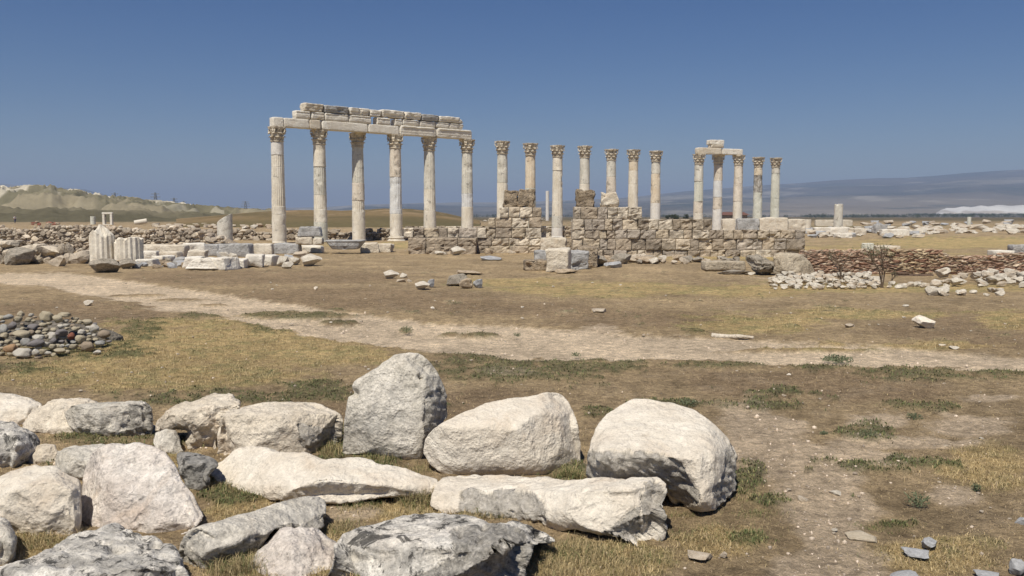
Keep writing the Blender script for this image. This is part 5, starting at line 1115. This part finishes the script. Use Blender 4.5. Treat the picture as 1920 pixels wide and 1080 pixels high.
# ------------------------------------------------------------------ trees and shrubs
def leafmat(name, a, b):
    t = NT(name); v = t.vec(); t.l(t.ramp(t.noise(v, 1.5, 3), [(0.35, a), (0.65, b)]), t.b.inputs['Base Color']); t.b.inputs['Roughness'].default_value = .7
    return t.m
M['leaf'] = leafmat('dark_tree_leaves', (.030, .042, .018), (.07, .085, .035)); M['bark'] = plain('grey_brown_bark', (.16, .12, .085)); M['olive'] = leafmat('olive_green_leaves', (.09, .11, .05), (.16, .17, .09))
def leafcloud(centers, n, size, seed, flatz=.8):
    rs = np.random.RandomState(seed); V = []; 
    for (cx, cy, cz, r) in centers:
        p = rs.normal(size=(n, 3)); p /= np.linalg.norm(p, axis=1)[:, None]; p *= (r*rs.rand(n)**.4)[:, None]; p[:, 2] *= flatz; p += [cx, cy, cz]
        a = rs.normal(size=(n, 3)); b = rs.normal(size=(n, 3)); a /= np.linalg.norm(a, axis=1)[:, None]; b /= np.linalg.norm(b, axis=1)[:, None]
        sz = size*rs.uniform(.6, 1.3, n)[:, None]; V.append(np.stack([p-a*sz, p+b*sz*.6, p+a*sz], 1).reshape(-1, 3))
    V = np.concatenate(V); return V, np.arange(len(V)).reshape(-1, 3)
def tree(px, ytop, Y, w, lb, seed, name='tree', group=None):
    x, _, zt = W(px, ytop, Y); s = Y/F; R_ = w*s/2; rs = random.Random(seed)
    root = bpy.data.objects.new(name, None); C.objects.link(root); root.location = (x, Y, 0); tag(root, lb, 'tree', group)
    bm = bmesh.new(); rod(bm, (0, 0, -.2), (0, 0, zt*.5), R_*.08, 7)
    for i in range(5): a = rs.uniform(0, 6.3); rod(bm, (0, 0, zt*.35), (math.cos(a)*R_*.5, math.sin(a)*R_*.5, zt*.7), R_*.03, 5)
    bmobj('trunk', bm, M['bark'], root)
    cs = [(rs.uniform(-.55, .55)*R_, rs.uniform(-.5, .5)*R_, zt*rs.uniform(.38, .78), R_*rs.uniform(.3, .5)) for i in range(10)]
    V, f_ = leafcloud(cs, 260, R_*.09, seed, .75); link('crown', meshdata('crown', V, f_, [M['leaf']], False), parent=root)
tree(1266, 399, 260, 20, 'round dark green tree far behind the right wall, left of a pair', 1, group='distant round trees'); tree(1286, 400, 270, 13, 'smaller round dark tree of the pair far behind the right wall', 2, group='distant round trees')
tree(1253, 401, 265, 12, 'small dark tree touching the left side of the distant round tree', 3, group='distant round trees')
# low brown building far behind the right columns
Y = 250; x, _, zt = W(1375, 400, Y); b_ = bpy.data.objects.new('far_building', None); C.objects.link(b_); b_.location = (x, Y, 0); tag(b_, 'low dark brown roofed building far behind the three joined columns', 'building')
link('wall', block_mesh('wall', 'trav', 7.5, 4, zt-.6+.6, 3, .01), (0, 0, (zt-.6)/2), parent=b_)
bm = bmesh.new(); vs = [bm.verts.new(q) for q in ((-4.2, -2.5, zt-.5), (4.2, -2.5, zt-.5), (4.2, 2.5, zt-.5), (-4.2, 2.5, zt-.5), (-3, 0, zt+.4), (3, 0, zt+.4))]
for q in ((0, 1, 5, 4), (2, 3, 4, 5), (1, 2, 5), (3, 0, 4), (3, 2, 1, 0)): bm.faces.new([vs[i] for i in q])
bmobj('roof', bm, M['roof'], b_)
# dark belt of trees at the foot of the mountain
rs = np.random.RandomState(4); V = []; Fc = []; nb = 0
for i in range(2600):
    Yy = rs.uniform(900, 2050); px = rs.uniform(1500, 2350)*1.0 if rs.rand() < .85 else rs.uniform(880, 1500)
    lim = np.interp(px, [880, 1500, 1600, 1750, 1800, 2350], [411, 409, 407, 401, 399, 398]); zmax = W(px, lim, Yy)[2]
    x = (px-CXP)/F*Yy; zg = (Yy-900)/1150*5.0 if px > 1700 else 0; r = rs.uniform(1.4, 3.4)
    V_, f_ = leafcloud([(x, Yy, zg+r*.6, r)], 26, r*.32, i, .8); V.append(V_); Fc.append(f_+nb); nb += len(V_)
tag(link('distant_woodland', meshdata('distant_woodland', np.concatenate(V), np.concatenate(Fc), [M['leaf']], False)), kind='stuff')
# sparse shrubs by the red wall
def shrub(px, pb, hpx, wpx, lb, seed, leaves=40, name='dry_shrub', lean=0, mat='olive'):
    x, y, _ = G(px, pb); s = y/F; H = hpx*s; Wd = wpx*s/2; rs = random.Random(seed); root = bpy.data.objects.new(name, None); C.objects.link(root); root.location = (x, y, 0); tag(root, lb, 'shrub')
    bm = bmesh.new(); cs = []
    def grow(p, d, L, r, k):
        q = p+d*L; rod(bm, p, q, r, 5); 
        if k == 0 or r < .002: cs.append((q.x, q.y, q.z, L*.55)); return
        for i in range(rs.choice((2, 3))): grow(q, (d+Vector((rs.uniform(-.6, .6), rs.uniform(-.6, .6), rs.uniform(-.1, .5)))).normalized(), L*rs.uniform(.6, .85), r*.62, k-1)
    for i in range(3): grow(Vector((rs.uniform(-.05, .05), 0, -.02)), Vector((rs.uniform(-.5, .5)*Wd/H*1.4+lean, rs.uniform(-.3, .3), 1)).normalized(), H*.30, max(.008, H*.014), 3)
    bmobj('stems', bm, M['bark'], root); V, f_ = leafcloud(cs, max(3, leaves//8), H*.022, seed, 1); link('leaves', meshdata('leaves', V, f_, [M[mat]], False), parent=root)
shrub(1576, 531, 78, 22, 'thin brown twiggy shrub standing in the white stone heap before the red wall', 5, 24)
shrub(1652, 540, 100, 44, 'taller spindly shrub at the right end of the white stone heap', 6, 40)
shrub(1668, 534, 34, 26, 'low leafy shrub just right of the tall spindly one', 7, 60, lean=.6)
def weed(px, pb, w, h, lb, seed, mat='weed'):
    x, y, _ = G(px, pb); s = y/F; V, f_ = leafcloud([(0, 0, h*s*.35, w*s*.5)], int(90+w*5), max(.009, w*s*.06), seed, h/w)
    V[:, 2] = np.abs(V[:, 2]); rs = random.Random(seed); root = bpy.data.objects.new('weed', None); C.objects.link(root); root.location = (x, y, 0); tag(root, lb, 'plant')
    link('leaves', meshdata('leaves', V, f_, [M[mat]], False), parent=root); bm = bmesh.new()
    for i in range(7): rod(bm, (0, 0, 0), (rs.uniform(-.4, .4)*w*s, rs.uniform(-.4, .4)*w*s, h*s*.7), .003, 4)
    bmobj('stems', bm, M[mat], root)
M['weed'] = leafmat('grey_green_weed', (.10, .125, .07), (.19, .21, .12))
for i, a in enumerate([(762, 624, 30, 16, 'grey green weed growing on the track near the middle'), (970, 631, 18, 9, 'small green weed on the track right of the larger one'), (1720, 948, 48, 30, 'leafy grey green weed in the bare earth at the lower right'),
  (1628, 826, 34, 30, 'upright green weed in the earth right of the rounded boulder'), (1715, 786, 32, 14, 'low dark weed in the brown grass at the right'), (1080, 668, 22, 9, 'small weed on the lower edge of the track'),
  (1570, 678, 60, 14, 'wide thin weed on the lower edge of the track at the right'), (1290, 762, 40, 18, 'green weed behind the rounded boulder top'), (1830, 920, 16, 18, 'little green weed at the right side of the lower ground'),
  (1545, 815, 16, 8, 'tiny green weed in the bare earth right of the boulder'), (550, 868, 10, 14, 'tiny green sprout in front of the wide beige boulder')]): weed(*a, 20+i)

# ------------------------------------------------------------------ grass (countless blades: two objects of kind stuff)
def blades(px, py, hgt, wid, colr, seed, lean=.5, spread=None, yoff=None):
    rs = np.random.RandomState(seed); n = len(px); a = (px-CXP)/F; b = (CYP-py)/F; fy = cp+b*sp; fz = -sp+b*cp; t_ = -CAMZ/fz; x = a*t_; y = fy*t_
    return x, y
def make_grass(name, x, y, hgt, wid, col_, seed, lean=.6):
    rs = np.random.RandomState(seed); n = len(x); f = ground_fields(x, y); z = ground_z(x, y, f)-.004
    an = rs.rand(n)*6.283; ln = hgt*lean*(.25+rs.rand(n)); dx, dy = np.cos(an), np.sin(an); wx, wy = -np.sin(an+rs.normal(size=n)*.5)*wid, np.cos(an+rs.normal(size=n)*.5)*wid
    P = np.zeros((n, 5, 3)); P[:, 0] = np.stack([x-wx, y-wy, z], 1); P[:, 1] = np.stack([x+wx, y+wy, z], 1)
    mx, my, mz = x+dx*ln*.35, y+dy*ln*.35, z+hgt*.6
    P[:, 2] = np.stack([mx-wx*.7, my-wy*.7, mz], 1); P[:, 3] = np.stack([mx+wx*.7, my+wy*.7, mz], 1); P[:, 4] = np.stack([x+dx*ln, y+dy*ln, z+hgt*(1-.3*ln/np.maximum(hgt, 1e-4))], 1)
    i = np.arange(n)*5; Fc = np.concatenate([np.stack([i, i+1, i+3], 1), np.stack([i, i+3, i+2], 1), np.stack([i+2, i+3, i+4], 1)])
    me = meshdata(name, P.reshape(-1, 3), Fc, [M['blade']], False, cols={'gcol': np.repeat(col_, 5, 0)}); return tag(link(name, me), kind='stuff')
t = NT('grass_blades'); t.l(t.attr('gcol').outputs['Color'], t.b.inputs['Base Color']); t.b.inputs['Roughness'].default_value = .7; M['blade'] = t.m
rs = np.random.RandomState(9); n = 230000
px = rs.uniform(-250, 2170, n); py = 1150-(1150-560)*rs.rand(n)**.75; x, y = blades(px, py, 0, 0, 0, 0); f = ground_fields(x, y)
cover = .45+.5*f['yel']+.3*f['n2']-.8*f['dirt']+.25*f['n4']; keep = (f['path'] < .2) & (rs.rand(n) < np.clip(cover, .04, 1))
isg = (f['grn']*np.clip(1+f['n4'], 0, 1) > .45); jit = rs.uniform(.65, 1.35, n)[:, None]
cd = np.where((rs.rand(n) < .25+.6*f['yel'])[:, None], np.array([[.47, .37, .20]]), np.array([[.33, .25, .16]]))*jit
cg = np.where(rs.rand(n)[:, None] < .7, np.array([[.115, .135, .055]]), np.array([[.22, .20, .09]]))*jit
k = keep & ~isg; hd = (.008+.020*rs.rand(n)**2+.014*f['yel'])*(1+.5*f['n1'])
X1, Y1, H1, W1, C1 = x[k], y[k], hd[k], .0009+.0002*y[k], cd[k]
g_ = isg & (f['path'] < .3); X2, Y2, H2, W2, C2 = x[g_], y[g_], (.008+.022*rs.rand(n))[g_], .0022+.0003*y[g_], cg[g_]
def tuft(px, py, rx, ry, n, h, green, sd):
    r_ = np.random.RandomState(sd); q = r_.normal(size=(n, 2))*.5; X, Y_ = blades(px+q[:, 0]*rx, np.maximum(py+q[:, 1]*ry, 430), 0, 0, 0, 0)
    hh = h*.72*r_.uniform(.2, 1, n)**1.3; c_ = np.where((r_.rand(n) < green)[:, None], np.array([[.15, .175, .065]]), np.array([[.44, .35, .19]]))*r_.uniform(.45, 1.3, n)[:, None]; return X, Y_, hh, np.full(n, .0012), c_
TF = [(705, 872, 40, 12, 900, .09, .6), (745, 885, 35, 8, 500, .07, .4), (790, 880, 30, 10, 400, .06, .5), (620, 852, 26, 10, 700, .11, .5), (1066, 897, 34, 5, 900, .13, .6), (1110, 895, 14, 4, 150, .05, .3),
  (445, 920, 60, 16, 1100, .07, .5), (400, 905, 30, 14, 600, .07, .4), (670, 945, 45, 12, 800, .07, .6), (785, 945, 36, 10, 900, .14, .3), (770, 935, 30, 8, 400, .12, .2), (60, 1022, 50, 16, 900, .09, .2), (150, 1015, 30, 8, 300, .10, .2),
  (940, 975, 60, 5, 500, .08, .4), (1080, 1040, 90, 20, 1600, .10, .25), (1180, 1055, 90, 16, 1200, .07, .2), (1040, 1075, 60, 20, 900, .09, .1), (460, 1065, 60, 22, 1100, .15, .3), (430, 1080, 40, 14, 500, .13, .2), (520, 1015, 40, 12, 400, .06, .2),
  (140, 826, 60, 8, 700, .06, .6), (220, 838, 60, 6, 500, .06, .5), (350, 862, 30, 8, 300, .06, .4), (640, 990, 50, 14, 700, .06, .3), (1260, 962, 60, 6, 400, .05, .3), (1390, 930, 40, 14, 500, .05, .4), (850, 985, 60, 4, 400, .07, .3),
  (560, 985, 20, 8, 200, .08, .2), (800, 1090, 60, 10, 200, .06, .2), (1330, 1000, 120, 26, 2200, .04, .35), (1420, 960, 50, 14, 700, .04, .6), (1750, 1040, 140, 30, 2600, .035, .15), (1860, 900, 100, 26, 1500, .03, .3), (100, 668, 130, 8, 900, .08, .7), (205, 650, 30, 10, 400, .08, .7), (1660, 985, 60, 10, 900, .035, .8), (1640, 880, 60, 9, 900, .03, .8), (1400, 1010, 50, 16, 700, .035, .7)]
TT = [tuft(*q, 300+i) for i, q in enumerate(TF)]
cat_ = lambda k, base: np.concatenate([base]+[q[k] for q in TT])
nl = 26000; lx = rs.uniform(-250, 2170, nl); ly = 1150-(1150-600)*rs.rand(nl)**.7; LX, LY = blades(lx, ly, 0, 0, 0, 0)      # fallen straw
LC = np.array([[.56, .45, .27]])*rs.uniform(.45, 1.2, nl)[:, None]
app = lambda a, b: np.concatenate([a, b])
make_grass('dry_grass', app(cat_(0, X1), LX), app(cat_(1, Y1), LY), app(cat_(2, H1), rs.uniform(.003, .007, nl)), app(cat_(3, W1), np.full(nl, .0011)), app(cat_(4, C1), LC), 1, lean=app(np.full(len(cat_(0, X1)), .9), rs.uniform(2, 8, nl)))
# loose gravel
ng = 9000; gx = rs.uniform(-250, 2170, ng); gy = 1150-(1150-515)*rs.rand(ng)**.8; GX, GY_ = blades(gx, gy, 0, 0, 0, 0); f = ground_fields(GX, GY_); kk = rs.rand(ng) < .10+.9*np.maximum(f['path'], f['dirt']); GX, GY_ = GX[kk], GY_[kk]; ng = len(GX)
f = ground_fields(GX, GY_); gz = ground_z(GX, GY_, f); bv = getco(ico(1)); tmp = ico(1); fc = np.array([list(p.vertices) for p in tmp.polygons]); sz = (.002+.007*rs.rand(ng)**3)*(1+GY_*.09)
P = bv[None]*(sz[:, None, None]*rs.uniform(.6, 1.3, (ng, 1, 3)))*(1+.25*rs.normal(size=(ng, len(bv), 1))*.6); P += np.stack([GX, GY_, gz+sz*.3], 1)[:, None]
gc = np.array([[.62, .52, .41]])*rs.uniform(.45, 1.25, ng)[:, None]
tag(link('loose_gravel', meshdata('loose_gravel', P.reshape(-1, 3), (fc[None]+(np.arange(ng)*len(bv))[:, None, None]).reshape(-1, 3), [M['blade']], False, cols={'gcol': np.repeat(gc, len(bv), 0)})), kind='stuff')
make_grass('green_grass', X2, Y2, H2, W2, C2, 2, lean=.9)

# ------------------------------------------------------------------ the smallest of the rubble stones are one mass
RS = sorted([o for o in C.objects if o.name.startswith('rubble_stone')], key=lambda o: -AREA.get(o.name, 0))
rest = RS[285:]; VV, FF, MI, ml, nb = [], [], [], [], 0
for o in rest:
    me = o.data; v = getco(me); fc = np.zeros(len(me.polygons)*3, np.int32); me.polygons.foreach_get('vertices', fc); m = np.array(Matrix.LocRotScale(o.location, o.rotation_euler, o.scale))
    VV.append(v@m[:3, :3].T+m[:3, 3]); FF.append(fc.reshape(-1, 3)+nb); nb += len(v); mt = me.materials[0]
    if mt not in ml: ml.append(mt)
    MI.append(np.full(len(me.polygons), ml.index(mt), np.int32)); bpy.data.objects.remove(o)
me = meshdata('fine_rubble', np.concatenate(VV), np.concatenate(FF), ml, False); me.polygons.foreach_set('material_index', np.concatenate(MI)); tag(link('fine_rubble', me), kind='stuff')

if 0:
    for o in C.objects:
        if 'label' in o and len(o['label'].split()) > 16: print('LONG', o.name, len(o['label'].split()), o['label'])
